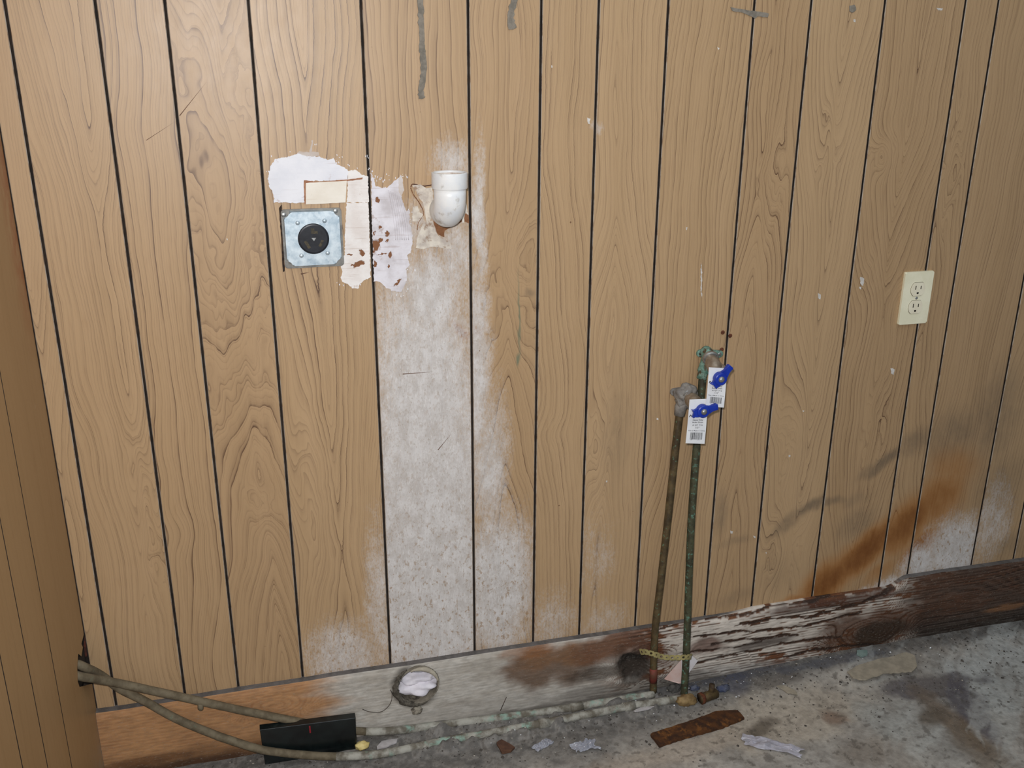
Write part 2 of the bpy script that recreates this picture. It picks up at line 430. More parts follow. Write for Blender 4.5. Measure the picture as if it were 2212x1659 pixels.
# ---------------------------------------------------------------- left wall
XL = GR[0]
ys = [lf(0, 1407, XL).y, lf(40, 1325, XL).y, lf(97, 1330, XL).y]
ys = [lf(24, 1535, XL).y, lf(69, 1480, XL).y, lf(123, 1480, XL).y]
yh = lf(168, 1446, XL).y
zh0, zh1 = lf(169, 1484, XL).z, lf(169, 1420, XL).z
LG = [ys[0]-.44, ys[0]-.31, ys[0]-.19, ys[0]-.085, ys[0], ys[1], ys[2], WALL-.0010]
bm = bmesh.new(); bm_box(bm, (XL-.030, .55, -.05), (XL-.0047, yh-.004, ZT))
bm_box(bm, (XL-.030, yh-.004, .26), (XL-.0047, WALL+.004, ZT))
wall_left = bmo('wall_left', bm, groove); tag(wall_left, 'shadowed wood-grain side wall meeting the back wall', None, kind='structure')
for k in range(len(LG)-1):
    a, b = LG[k]+.0018, LG[k+1]-(.0018 if k < len(LG)-2 else 0)
    mt = plank_mat(40+k, LG[k], LG[k+1], True)
    if k < len(LG)-2: out = [(a, -.05), (b, -.05), (b, ZT), (a, ZT)]
    else:
        nt = [lf(px, py, XL) for px, py in ((197, 1486), (172, 1484), (168, 1472), (167, 1442), (169, 1412), (176, 1418), (179, 1398), (176, 1391), (181, 1371))]
        nt = [(min(q.y, b), q.z) for q in nt]; YH = min(q[0] for q in nt)
        out = [(a, -.05), (b, -.05), (b, nt[0][1])]+nt[1:]+[(b, nt[-1][1]+.004), (b, ZT), (a, ZT)]
    p = extrude('plank', [(XL, y, z) for y, z in out], (-.0045, 0, 0), mt, parent=wall_left)
    p.data.materials.append(groove)
    for q in p.data.polygons:
        if abs(q.normal.x) < .5: q.material_index = 1
    if k == len(LG)-2: p['label'] = 'corner plank notched where the two pipes come through'
void = dirty('torn_edge_red', (96, 48, 34), (60, 34, 26), 90, .9)
# red-brown torn splinter over the notch
p = extrude('torn_splinter', [at(*q, WALL-.002) for q in ((183, 1374), (186, 1396), (188.5, 1418), (184, 1419), (180.5, 1396))], (0, .0015, 0), void, parent=wall_left)
p['label'] = 'red-brown torn splinter above the pipe notch'

# ---------------------------------------------------------------- floor
def axis(lo, a, b, hi, fine, coarse):
    return np.concatenate([np.arange(lo, a, coarse), np.arange(a, b, fine), np.arange(b, hi+coarse, coarse)])
PIPE_FEET = [[fl(px, py, .010) for px, py in q] for q in (((1478, 1508), (1272, 1543), (1052, 1585), (950, 1603), (859, 1622)), ((1411, 1500), (1245, 1527), (1120, 1545), (994, 1561), (900, 1573), (850, 1580)))]
def near_pipe(x, y):
    best = np.full(np.shape(x), 9.)
    for pl in PIPE_FEET:
        for a, b in zip(pl, pl[1:]):
            dx, dy = b.x-a.x, b.y-a.y; t = np.clip(((x-a.x)*dx+(y-a.y)*dy)/(dx*dx+dy*dy), 0, 1)
            best = np.minimum(best, np.hypot(x-a.x-t*dx, y-a.y-t*dy))
    return best
def floor_h(x, y):
    d = 1.672-y
    lip = .020*ss(.75, 1.35, x)*ss(.16, 0., d)                         # dirt banked against the board
    lip = lip+.010*ss(.35, .05, x)*ss(.10, 0., d)
    lip = lip+(.0055+.012*ss(.48, .74, fbm(x*24, y*24, 44, 4)))*ss(.030, .004, near_pipe(x, y))*ss(.05, .3, x)     # dirt packed round the pipes
    return lip+.0045*(fbm(x*14, y*14, 3)-.5)+.0018*(fbm(x*60, y*60, 8)-.5)*ss(.30, .05, d)-.001
def fz(x, y): return float(floor_h(np.array([x]), np.array([y]))[0])
fx, fy = axis(-.42, -.25, 1.95, 2.6, .0028, .03), axis(.1, 1.16, 1.675, 1.70, .0028, .03)
XX, YY = np.meshgrid(fx, fy); hz = floor_h(XX, YY)
PX, PY = topx(np.stack([XX.ravel(), YY.ravel(), hz.ravel()], -1)); PX = PX.reshape(XX.shape); PY = PY.reshape(XX.shape)
def grid_mesh(name, V, nx, ny, mat, flip=False):
    idx = np.arange(nx*ny).reshape(ny, nx)
    q = np.stack([idx[:-1, :-1], idx[:-1, 1:], idx[1:, 1:], idx[1:, :-1]], -1).reshape(-1, 4)
    if flip: q = q[:, ::-1]
    return V, q
def L3(c): return np.array(lin(c))
col = np.ones(XX.shape+(3,))*L3((166, 162, 155))
def blend(col, mk, c): return col*(1-mk[..., None])+L3(c)*mk[..., None]
n1, n2, n3 = fbm(XX*9, YY*9, 1, 5), fbm(XX*30, YY*30, 21, 5), fbm(XX*85, YY*85, 31, 4)
d = 1.672-YY
col = blend(col, ss(.42, .66, n1)*.6, (188, 182, 172))
col = blend(col, ss(.45, .7, fbm(XX*6+4, YY*6, 77, 4))*.65, (150, 145, 138))
col = blend(col, ss(.5, .66, n2)*.45, (130, 124, 116))
# grimy band at the foot of the wall, wide on the left, narrow on the right
wid = .17-.115*ss(.55, 1.25, XX)
band = ss(1.25, .5, d/wid+.9*(n2-.5)+.5*(n1-.5))
col = blend(col, band*.88, (104, 102, 99)); col = blend(col, band*ss(.5, .62, n3)*.45, (146, 142, 136)); col = blend(col, band*ss(.5, .38, n3)*.35, (68, 65, 62))
def spot(cx, cy, rx, ry, ang=0, hard=.35, wob=.55, s=5):
    a = math.radians(ang); u = (PX-cx)*math.cos(a)-(PY-cy)*math.sin(a); v = (PX-cx)*math.sin(a)+(PY-cy)*math.cos(a)
    q = np.hypot(u/rx, v/ry)+wob*(n2-.5)*2+.35*(n1-.5)*2
    return ss(1+hard, 1-hard, q)
for args, c, st in [((2080, 1480, 90, 60, -20, .5), (176, 180, 178), .8), ((2180, 1450, 90, 100, -60, .5), (170, 174, 172), .7), ((1700, 1545, 190, 60, 10, .5), (182, 170, 152), .6),
                    ((1450, 1630, 150, 30, 15, .5), (172, 158, 142), .6), ((1990, 1590, 120, 60, -35, .5), (166, 168, 164), .6), ((1960, 1475, 70, 26, 12, .4), (172, 168, 160), .5),
                    ((2015, 1480, 110, 24, 5, .3), (92, 88, 92), .85), ((2090, 1520, 34, 75, 40, .3), (86, 82, 88), .9), ((2130, 1570, 22, 45, 45, .3), (88, 84, 90), .8),
                    ((2060, 1560, 100, 18, -40, .4), (112, 94, 74), .75), ((2020, 1545, 30, 18, 0, .4), (96, 84, 68), .8), ((2130, 1630, 90, 30, -40, .4), (112, 98, 80), .6),
                    ((1800, 1550, 30, 14, -20, .4), (118, 92, 74), .7), ((1640, 1575, 36, 18, 30, .4), (86, 76, 64), .75), ((1680, 1470, 60, 14, 12, .4), (104, 98, 92), .7),
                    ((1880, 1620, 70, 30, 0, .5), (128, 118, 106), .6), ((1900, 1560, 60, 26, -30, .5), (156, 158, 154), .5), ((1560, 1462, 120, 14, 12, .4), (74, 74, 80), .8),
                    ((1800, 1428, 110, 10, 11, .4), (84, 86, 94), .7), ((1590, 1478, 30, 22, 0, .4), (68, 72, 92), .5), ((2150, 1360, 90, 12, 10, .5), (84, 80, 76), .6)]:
    col = blend(col, spot(*args)*st, c)
streak = fbm((XX*.7+YY*.7)*6, (XX*.7-YY*.7)*40+3*n1, 91, 4)
col = blend(col, ss(.52, .68, streak)*ss(1.1, 1.4, XX+.3*(1.5-YY))*.55, (178, 180, 176)); col = blend(col, ss(.5, .36, streak)*ss(1.1, 1.4, XX)*.4, (112, 104, 96))
col = blend(col, ss(.66, .74, n3)*.5, (74, 68, 60))
V, Q = grid_mesh('floor', np.stack([XX.ravel(), YY.ravel(), hz.ravel()], -1), len(fx), len(fy), None)
def np_obj(name, V, Q, C, mat, parent=None, smooth=True):
    me = bpy.data.meshes.new(name); me.from_pydata(V.tolist(), [], Q.tolist()); me.update()
    at_ = me.color_attributes.new('tint', 'FLOAT_COLOR', 'POINT')
    at_.data.foreach_set('color', np.concatenate([C.reshape(-1, 3), np.ones((len(V), 1))], 1).astype(np.float32).ravel())
    return link(name, me, mat, parent, smooth)
def tint_mat(name, rough, fine_sc, amt, bump, bd, stretch=(1, 1, 1)):
    t = NT(name); a = t.n('ShaderNodeAttribute', attribute_name='tint'); p = t.map(t.pos(), sc=stretch)
    f = t.noise(p, fine_sc, 5, .65); g = t.noise(p, fine_sc*4, 3, .6)
    c = t.mix(t.step(f, .35, .7, 0, amt), a.outputs['Color'], lin((52, 46, 40)))
    c = t.mix(t.step(g, .55, .75, 0, amt*.7), c, lin((196, 188, 176)))
    t.bump(t.m('ADD', f, t.m('MULTIPLY', g, .5)), bump, bd)
    return t.done(c, rough, 0, .35)
floor = np_obj('floor', V, Q, col, tint_mat('floor_concrete', .75, 70, .32, .5, .002))
tag(floor, 'stained and dirty bare concrete floor', None, kind='structure')

# ---------------------------------------------------------------- bottom board
BF = 1.666
HCEN = at(903, 1479, BF); HR = .0455
bx, bz = np.concatenate([np.arange(-.379, 1.95, .0022), np.arange(1.95, 2.34, .01)]), np.linspace(0, 1, 84)
BX, BT = np.meshgrid(bx, bz)
ztop = .1625+.006*ss(.95, 1.05, BX)+.022*ss(1.375, 1.43, BX)+.003*(fbm(BX*9, BX*0, 4)-.5)
BZ = -.03+BT*(ztop+.03)
kx1, kz1 = at(1405, 1425, BF).x, at(1405, 1425, BF).z
kx2, kz2 = at(1880, 1365, BF).x, at(1880, 1365, BF).z
kx0, kz0 = at(590, 1525, BF).x, at(590, 1525, BF).z
def knot(cx, cz, sx, sz): return np.exp(-(((BX-cx)/sx)**2+((BZ-cz)/sz)**2))
k0, k1, k2 = knot(kx0, kz0, .07, .03), knot(kx1, kz1, .085, .05), knot(kx2, kz2, .10, .05)
g = BZ+.020*(fbm(BX*3.2, BZ*9, 11, 3)-.5)-.010*ss(.9, 1.4, BX)*(BX-.9)
for kk, cx_, cz_, el in ((k0, kx0, kz0, 2.4), (k1, kx1+.02, kz1, 1.7), (k2, kx2, kz2, 2.2)):
    wk = ss(.08, .55, kk); g = g*(1-wk)+(cz_+np.hypot((BX-cx_)/el, BZ-cz_))*wk
ringF = g*150+2.2*fbm(BX*5, BZ*22, 12, 3); ring = ringF-np.floor(ringF)
ridge = np.exp(-((ring-.12)/.16)**2)
rid = vn(np.floor(ringF)*1.0, BX*1.6, 51)
crk = ss(.60, .75, rid)*np.exp(-((ring-.15)/.17)**2)
def Z6_(x, y): return (1600+x*.30677, 1150+y*.30677)
na, nb, nc = fbm(BX*10, BZ*38, 61, 5), fbm(BX*40, BZ*150, 62, 4), fbm(BX*22, BZ*30, 63, 5)
BPX, BPY = topx(np.stack([BX.ravel(), np.full(BX.size, BF), BZ.ravel()], -1)); BPX = BPX.reshape(BX.shape); BPY = BPY.reshape(BX.shape)
def bspot(cx, cy, rx, ry, ang=9, hard=.4, wob=.6):
    a = math.radians(ang); u = (BPX-cx)*math.cos(a)-(BPY-cy)*math.sin(a); v = (BPX-cx)*math.sin(a)+(BPY-cy)*math.cos(a)
    return ss(1+hard, 1-hard, np.hypot(u/rx, v/ry)+wob*(nc-.5)*2)
def long_crack(pts, w):
    best = np.full(BX.shape, 1e9)
    wob = (fbm(BX*30, BZ*8, 71, 3)-.5)*9
    for (x0, y0), (x1, y1) in zip(pts, pts[1:]):
        dx, dy = x1-x0, y1-y0; t = np.clip(((BPX-x0)*dx+(BPY+wob-y0)*dy)/(dx*dx+dy*dy), 0, 1)
        best = np.minimum(best, np.hypot(BPX-x0-t*dx, BPY+wob-y0-t*dy))
    return ss(w*1.6, w*.5, best+2.5*(nb-.5)*w)
for pts, w in (([(0, 640), (250, 610), (500, 590), (750, 530), (1000, 440), (1090, 400)], 2.6), ([(-330, 735), (0, 692), (250, 690), (450, 655), (640, 620), (850, 560)], 2.0), ([(-200, 790), (0, 750), (200, 745), (400, 720)], 2.6), ([(-460, 1000), (-250, 900), (0, 850), (250, 800), (450, 760), (700, 740)], 2.4),
               ([(-240, 620), (0, 590), (200, 540), (420, 510), (700, 450), (900, 400)], 1.8), ([(-560, 690), (-400, 640), (-200, 600), (0, 560), (200, 520)], 1.6), ([(-450, 860), (-250, 830), (0, 800), (150, 770)], 1.6), ([(300, 880), (500, 830), (750, 800), (1000, 790)], 2.0)):
    crk = np.maximum(crk, long_crack([Z6_(*q) for q in pts], w))
bc = np.ones(BX.shape+(3,))*L3((178, 134, 93))
bc = blend(bc, ridge*.40, (142, 88, 50)); bc = blend(bc, ss(.4, .7, na)*.35, (198, 150, 102))
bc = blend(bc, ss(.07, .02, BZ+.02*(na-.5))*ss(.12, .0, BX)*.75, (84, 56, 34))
grey = ss(640, 770, BPX+90*(na-.5)*2)
gc = np.ones(BX.shape+(3,))*L3((190, 184, 174)); gc = blend(gc, ss(.45, .65, nb)*.5, (208, 204, 196)); gc = blend(gc, ridge*.28, (146, 136, 122))
gc = blend(gc, ss(.50, .68, na)*.45, (160, 151, 138))
bc = bc*(1-grey[..., None])+gc*grey[..., None]
# weathered, cracked stretch between the vent and the right-hand boards
wood = np.ones(BX.shape+(3,))*L3((116, 72, 44)); wood = blend(wood, ridge*.75, (50, 30, 20)); wood = blend(wood, ss(.4, .65, na)*.4, (150, 98, 60))
paint = ss(.42, .52, nb*.45+na*.55+.16*(bspot(1640, 1375, 250, 42)+bspot(1560, 1400, 90, 50))-.42*crk-.20*ridge-.10*k1)
w = wood*(1-paint[..., None])+np.clip(blend(np.ones(BX.shape+(3,))*L3((216, 206, 194)), ss(.4, .7, nc)*.5, (178, 168, 156)), 0, 1)*paint[..., None]
wm = ss(1230, 1420, BPX+60*(na-.5)); bc = bc*(1-wm[..., None])+w*wm[..., None]
for args, c, st in [((380, 1662, 240, 16, 9), (70, 46, 30), .85), ((520, 1648, 90, 7, 9), (150, 122, 88), .6), ((330, 1640, 90, 8, 9), (96, 62, 36), .6), ((1180, 1440, 95, 42, 8), (100, 72, 50), .85), ((1250, 1410, 130, 22, 10), (132, 94, 62), .7), ((1330, 1395, 80, 26, 14), (108, 70, 48), .75),
                    ((1150, 1405, 70, 14, 10), (150, 98, 58), .5), ((1372, 1432, 44, 34, 10), (26, 22, 18), .97), ((1330, 1450, 90, 16, 8), (60, 50, 42), .7), ((1405, 1405, 60, 22, -30), (82, 46, 30), .5), ((1530, 1395, 40, 16, 10), (92, 54, 38), .8), ((1660, 1387, 60, 10, 12), (58, 44, 38), .8),
                    ((1880, 1360, 130, 42, 14), (84, 50, 28), .9), ((1900, 1372, 60, 26, 14), (48, 34, 22), .85), ((1820, 1300, 170, 9, 9), (72, 44, 32), .8),
                    ((1560, 1455, 160, 18, 9), (158, 154, 148), .6), ((1480, 1470, 60, 16, 9), (96, 92, 86), .5), ((1330, 1490, 140, 14, 8), (92, 86, 78), .6), ((1080, 1530, 220, 26, 8), (160, 154, 146), .4)]:
    bc = blend(bc, bspot(*args)*st, c)
dk = ss(1930, 2000, BPX+50*(na-.5)); dw = np.ones(BX.shape+(3,))*L3((88, 60, 44)); dw = blend(dw, ss(.45, .65, na)*.7, (60, 40, 28)); dw = blend(dw, ridge*.6, (44, 30, 22))
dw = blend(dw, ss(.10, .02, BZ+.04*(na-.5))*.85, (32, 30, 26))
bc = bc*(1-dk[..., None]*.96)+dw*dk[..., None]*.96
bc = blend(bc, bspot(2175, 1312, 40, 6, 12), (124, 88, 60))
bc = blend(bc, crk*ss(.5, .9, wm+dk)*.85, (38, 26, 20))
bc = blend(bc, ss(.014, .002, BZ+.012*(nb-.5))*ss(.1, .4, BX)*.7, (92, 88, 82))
# relief: cracks cut in, rings raised, rotten rounding of the top edge in the middle
depth = .0012*crk*(wm+dk+.2)+.0009*ridge*(.4+wm)+.0022*(na-.5)*wm
rnd_top = (.3+.7*ss(.85, 1.0, BX)*ss(1.43, 1.36, BX))
fromtop = ztop-BZ
depth = depth+.013*rnd_top*ss(.015, -.004, fromtop)+.012*bspot(1372, 1432, 30, 24)*1.0
BY = BF+depth
R_ = np.hypot(BX-HCEN.x, BZ-HCEN.z)
cell = .0030
snap = (np.abs(R_-HR) < cell)
kx = np.where(snap, HCEN.x+(BX-HCEN.x)/np.maximum(R_, 1e-6)*HR, BX); kz = np.where(snap, HCEN.z+(BZ-HCEN.z)/np.maximum(R_, 1e-6)*HR, BZ)
rim = ss(HR+.016, HR+.001, R_+.012*(nc-.5))*ss(.035, -.02, (BX-HCEN.x)+.6*(BZ-HCEN.z))
bc = blend(bc, rim*.85, (88, 82, 72)); bc = blend(bc, rim*ss(.45, .6, nb)*.6, (48, 44, 38)); BY = BY-.0030*rim*(nc+.2)
V = np.stack([kx.ravel(), BY.ravel(), kz.ravel()], -1)
V, Q = grid_mesh('b', V, len(bx), len(bz), None)
inside = (R_ < HR-cell*.3).ravel()
Q = Q[~inside[Q].any(1)]
# top ledge and back
nx, ny = len(bx), len(bz); base = len(V)
topc = blend(np.ones((nx, 3))*L3((104, 100, 98)), ss(.4, .7, fbm(bx*60, bx*0, 5))*.5, (66, 63, 62))
mid_ = ss(.95, 1.02, bx)*ss(1.42, 1.38, bx); topc = topc*(1-mid_[:, None])+bc[-1]*mid_[:, None]
lv = np.stack([kx[-1], BY[-1]+.0004, kz[-1]+.0002], -1); lb = np.stack([bx, np.full(nx, WALL+.001), kz[-1]+.0002], -1); bk = np.stack([bx, np.full(nx, WALL+.001), np.full(nx, -.03)], -1)
V = np.concatenate([V, lv, lb, bk]); C = np.concatenate([bc.reshape(-1, 3), topc, topc, topc])
i = np.arange(nx-1); clear = np.abs(bx-HCEN.x) > HR-.004; ok = (clear[:-1] & clear[1:])
q1 = np.stack([base+i, base+i+1, base+nx+i+1, base+nx+i], -1); q2 = np.stack([base+nx+i, base+nx+i+1, base+2*nx+i+1, base+2*nx+i], -1)[ok]
q3 = np.stack([(ny-1)*nx+i, (ny-1)*nx+i+1, base+i+1, base+i], -1)
Q = np.concatenate([Q, q1, q3])
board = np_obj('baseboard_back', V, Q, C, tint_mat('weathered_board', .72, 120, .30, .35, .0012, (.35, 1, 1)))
tag(board, 'weathered bottom board, red-brown at left, bleached and cracked in the middle, dark at right', None, kind='structure')

# ---------------------------------------------------------------- dryer socket in its steel cover
steel = NT('galvanised_steel'); p = steel.pos()
n = steel.noise(p, 55, 4, .6); n2_ = steel.n('ShaderNodeTexVoronoi'); steel.put(n2_.inputs['Vector'], p); n2_.inputs['Scale'].default_value = 140
c_ = steel.mix(steel.step(n, .3, .7), lin((150, 168, 180)), lin((196, 208, 214)))
c_ = steel.mix(steel.step(n2_.outputs['Color'], .3, .9, 0, .25), c_, lin((226, 232, 234)))
steel = steel.done(c_, .48, .55, .5)
steel_shaded = dirty('shaded_steel', (112, 110, 106), (140, 138, 132), 70, .6, .3)  # darker copy of the cover steel; the flange's shade is in its colour
bakelite = dirty('black_socket', (26, 27, 32), (36, 38, 44), 80, .35, 0, .1)
slot_m = dirty('slot_dark', (22, 18, 14), (44, 36, 28), 150, .7, 0)
brass_slot = dirty('slot_brass', (74, 66, 48), (44, 40, 32), 200, .5, .3)
screw_m = dirty('screw_steel', (140, 140, 138), (170, 172, 170), 100, .4, .7)
bp = at(676, 514); R4 = .0515
def sq(hw, hh, r, n=5):
    o = []
    for cx, cz, a0 in ((hw-r, hh-r, 0), (-hw+r, hh-r, 90), (-hw+r, -hh+r, 180), (hw-r, -hh+r, 270)):
        for i in range(n+1):
            a = math.radians(a0+90*i/n); o.append((cx+r*math.cos(a), cz+r*math.sin(a)))
    return o
def onwall(o, c, y): return [(c[0]+u, y, c[2]+v) for u, v in o]
dry = empty('dryer_socket', (bp.x, WALL, bp.z))
flange = extrude('cover_plate', onwall(sq(R4, R4, .006), bp, WALL-.0002), (0, -.0022, 0), steel_shaded, .0006)
# raised field with its corners scooped out round the screws
sc_o = []; h = R4-.0030; r = .0115
for q in range(4):
    a0 = q*90
    ca, sa = math.cos(math.radians(a0)), math.sin(math.radians(a0))
    pts = [(h, -h+r+.002), (h, h-r-.002)]
    for i in range(7):
        a = math.radians(270-90*i/6); pts.append((h+r*math.cos(a)*1.0 if False else h-(r)*math.cos(math.radians(90-90*i/6))*0-r*math.sin(math.radians(90*i/6)), h-r*math.cos(math.radians(90*i/6))))
    for (u, v) in pts[:2]+pts[2:]: sc_o.append((u*ca-v*sa, u*sa+v*ca))
field = extrude('raised_field', onwall(sc_o, bp, WALL-.0022), (0, -.0052, 0), steel, .0022, 3, smooth=False, top_scale=.965)
rc = lathe('receptacle', [(0, .0042), (.0235, .0042), (.0256, .0036), (.0268, .002), (.0268, 0)], (bp.x+.0005, WALL-.0070, bp.z), (0, -1, 0), bakelite, 56, sharp=10)
ring_ = lathe('collar', [(.0292, .0), (.0292, .0012), (.0268, .0012)], (bp.x+.0005, WALL-.0072, bp.z), (0, -1, 0), steel, 56)
kids = [flange, field, rc, ring_]
RS = .27125/1160
def zz(x, y): return (bp.x+.0005+(x-658)*.102/500, bp.z-(y-995)*.102/505)
def slotpoly(pts, nm='slot', mt=brass_slot, d=.0005, y=WALL-.01115):
    return extrude(nm, [(*[zz(*q)][0][:1], y, zz(*q)[1]) for q in pts], (0, -d, 0), mt)
for pts in ([(640, 900), (668, 903), (668, 925), (695, 928), (695, 950), (640, 948)], [(575, 1015), (598, 1005), (632, 1068), (608, 1078)], [(722, 1005), (745, 1012), (715, 1068), (694, 1058)]):
    s = slotpoly(pts); adopt(dry, s); s.parent = rc; s.matrix_parent_inverse = Matrix.Identity(4)
    c = (sum(q[0] for q in pts)/len(pts), sum(q[1] for q in pts)/len(pts))
tri = slotpoly([(640, 985), (680, 985), (660, 1012)], 'center_mark', screw_m, .0004); tri.parent = rc
for (a, b) in ((535, 855), (760, 845), (548, 1138), (770, 1125)):
    x, z = zz(a, b)
    kids.append(lathe('rivet', [(0, .0016), (.0022, .0013), (.0036, .0004), (.0038, 0)], (x, WALL-.0074, z), (0, -1, 0), steel, 20))
for (a, b) in ((425, 785), (858, 768), (457, 1190)):
    x, z = zz(a, b)
    s = lathe('screw', [(0, .0020), (.0026, .0019), (.0042, .0010), (.0044, 0)], (x, WALL-.0024, z), (0, -1, 0), screw_m, 20)
    kids.append(s)
adopt(dry, *kids)
tag(dry, 'black round dryer socket in a square galvanised steel cover plate', 'socket')
gapm = dirty('gap_dark', (34, 26, 22), (70, 54, 42), 120, .9)
g1 = extrude('cut_gap', [at(*q, WALL-.0001) for q in rough_outline([Z1(380, 735), Z1(400, 705), Z1(425, 1240), Z1(408, 1245)], .8, 8, 3)], (0, -.0004, 0), gapm, parent=wall_back)
g1['label'] = 'dark ragged cut beside the steel cover'

# ---------------------------------------------------------------- plaster round the socket
def plaster_mat(name, base, shade, crack, holes=()):
    t = NT(name); p = t.pos()
    c = t.mix(t.step(t.noise(p, 22, 4, .6), .35, .7), lin(base), lin(shade))
    st = t.noise(t.map(p, sc=(14, 1, 260)), 1, 2, .5)
    c = t.mix(t.step(st, .62, .74, 0, .3), c, lin(crack))
    c = t.mix(t.step(t.noise(t.vadd(p, (4, 4, 4)), 46, 5, .62), .62, .69, 0, .55), c, lin(crack))
    if holes:
        w = t.vadd(p, t.vscale(t.map(t.noise(p, 130, 3, .6, col=True), loc=(-.5, -.5, -.5)), .011))
        mk = None
        for (a, b, rx, ry, ang) in holes:
            cc, sx, sz = px_scale(*Z1(a, b))
            q = t.vlen(t.map(w, loc=(cc.x, WALL, cc.z), rot=(0, -math.radians(ang), 0), sc=(rx*.27125*sx, 1, ry*.27125*sz), typ='TEXTURE'))
            q = t.step(q, .8, 1.05, 1, 0); mk = q if mk is None else t.m('MAXIMUM', mk, q)
        c = t.mix(mk, c, lin((128, 84, 54)))
        t.bump(t.m('SUBTRACT', t.noise(p, 160, 4, .6), t.m('MULTIPLY', mk, 2.)), .5, .0012)
    else: t.bump(t.m('ADD', t.noise(p, 160, 4, .6), t.m('MULTIPLY', st, .6)), .4, .0008)
    return t.done(c, .7, 0, .35)
pl_a = plaster_mat('plaster_white', (230, 230, 234), (220, 221, 227), (178, 150, 140))
pl_b = plaster_mat('plaster_cream', (234, 228, 216), (226, 218, 204), (196, 168, 140))
pl_c = plaster_mat('plaster_spotted', (234, 230, 226), (220, 212, 206), (170, 140, 120), [(1040, 1090, 20, 30, 20), (1010, 1180, 52, 20, 20), (940, 1105, 26, 6, 0), (960, 1190, 18, 8, 0)])
pl_d = plaster_mat('plaster_combed', (224, 221, 226), (192, 186, 188), (158, 132, 120), [(1183, 885, 18, 14, 0), (1240, 940, 16, 26, 0), (1150, 1030, 34, 46, 0), (1185, 995, 26, 16, 20), (1240, 995, 10, 10, 0), (1130, 1080, 20, 14, 0),
                (1140, 1180, 12, 26, 0), (1255, 1195, 10, 14, 0), (1325, 1325, 42, 10, 45), (1195, 1100, 50, 5, 0), (1265, 1105, 12, 30, 0), (1160, 670, 14, 24, 0), (1140, 940, 10, 20, 0)])
patch = empty('plaster_patch', at(*Z1(1000, 700)))
def plate(nm, pts, th, mt, amp, step, seed, y=WALL-.0001, bev=0):
    o = extrude(nm, [at(*q, y) for q in rough_outline([Z1(*a) for a in pts], amp, step, seed)], (0, -th, 0), mt); return o
A = plate('plaster_smear', [(290, 500), (310, 400), (350, 345), (440, 330), (525, 300), (600, 322), (700, 325), (760, 350), (815, 340), (835, 385), (900, 410), (930, 440), (925, 512), (580, 520), (580, 690), (500, 695), (440, 690), (340, 690), (335, 620), (300, 560)], .0012, pl_a, 1.1, 3.2, 1)
B = plate('filler_block', [(592, 534), (918, 517), (908, 690), (592, 704)], .0019, pl_b, .3, 9, 2)
C1 = plate('crumbled_plaster', [(928, 440), (985, 430), (1040, 470), (1086, 485), (1092, 688), (920, 690)], .0010, pl_c, 1.2, 3.2, 3)
D_ = plate('filler_strip', [(915, 695), (1085, 690), (1094, 800), (1108, 1290), (1050, 1310), (1020, 1340), (1010, 1375), (960, 1370), (920, 1340), (880, 1320), (870, 1290), (880, 1240), (870, 1210), (860, 1150), (900, 1110), (905, 900)], .0015, pl_c, 1.1, 3.2, 4)
E_ = plate('combed_plaster', [(1113, 450), (1150, 560), (1190, 575), (1240, 570), (1260, 550), (1320, 505), (1350, 480), (1362, 520), (1375, 580), (1350, 600), (1358, 660), (1390, 760), (1420, 750), (1415, 830), (1440, 950), (1440, 1010), (1425, 1090), (1400, 1110), (1415, 1180), (1390, 1220), (1395, 1310), (1355, 1405), (1280, 1390), (1230, 1370), (1180, 1320), (1135, 1320), (1128, 1180), (1122, 950), (1117, 800), (1115, 600)], .0011, pl_d, 1.2, 3.2, 5)
B['label'] = 'cream rectangular filler block above the socket'; E_['label'] = 'combed brown-spotted plaster right of the groove'
crk_m = dirty('crack_brown', (150, 104, 78), (176, 132, 104), 90, .9)
K = plate('crack_line', [(575, 512), (700, 525), (930, 505), (1045, 492), (1040, 505), (930, 520), (700, 540), (592, 536), (590, 700), (580, 700)], .0014, crk_m, .5, 5, 6)
thin = plaster_mat('plaster_thin', (205, 198, 194), (190, 176, 164), (178, 148, 120))
F1 = plate('thin_smear', [(520, 300), (540, 285), (620, 290), (640, 195), (652, 195), (640, 285), (695, 290), (700, 320), (600, 325)], .0005, thin, .8, 4, 7)
F2 = plate('thin_smear', [(1330, 500), (1350, 470), (1362, 520), (1376, 590), (1352, 640), (1330, 600)], .0013, thin, .8, 4, 8)
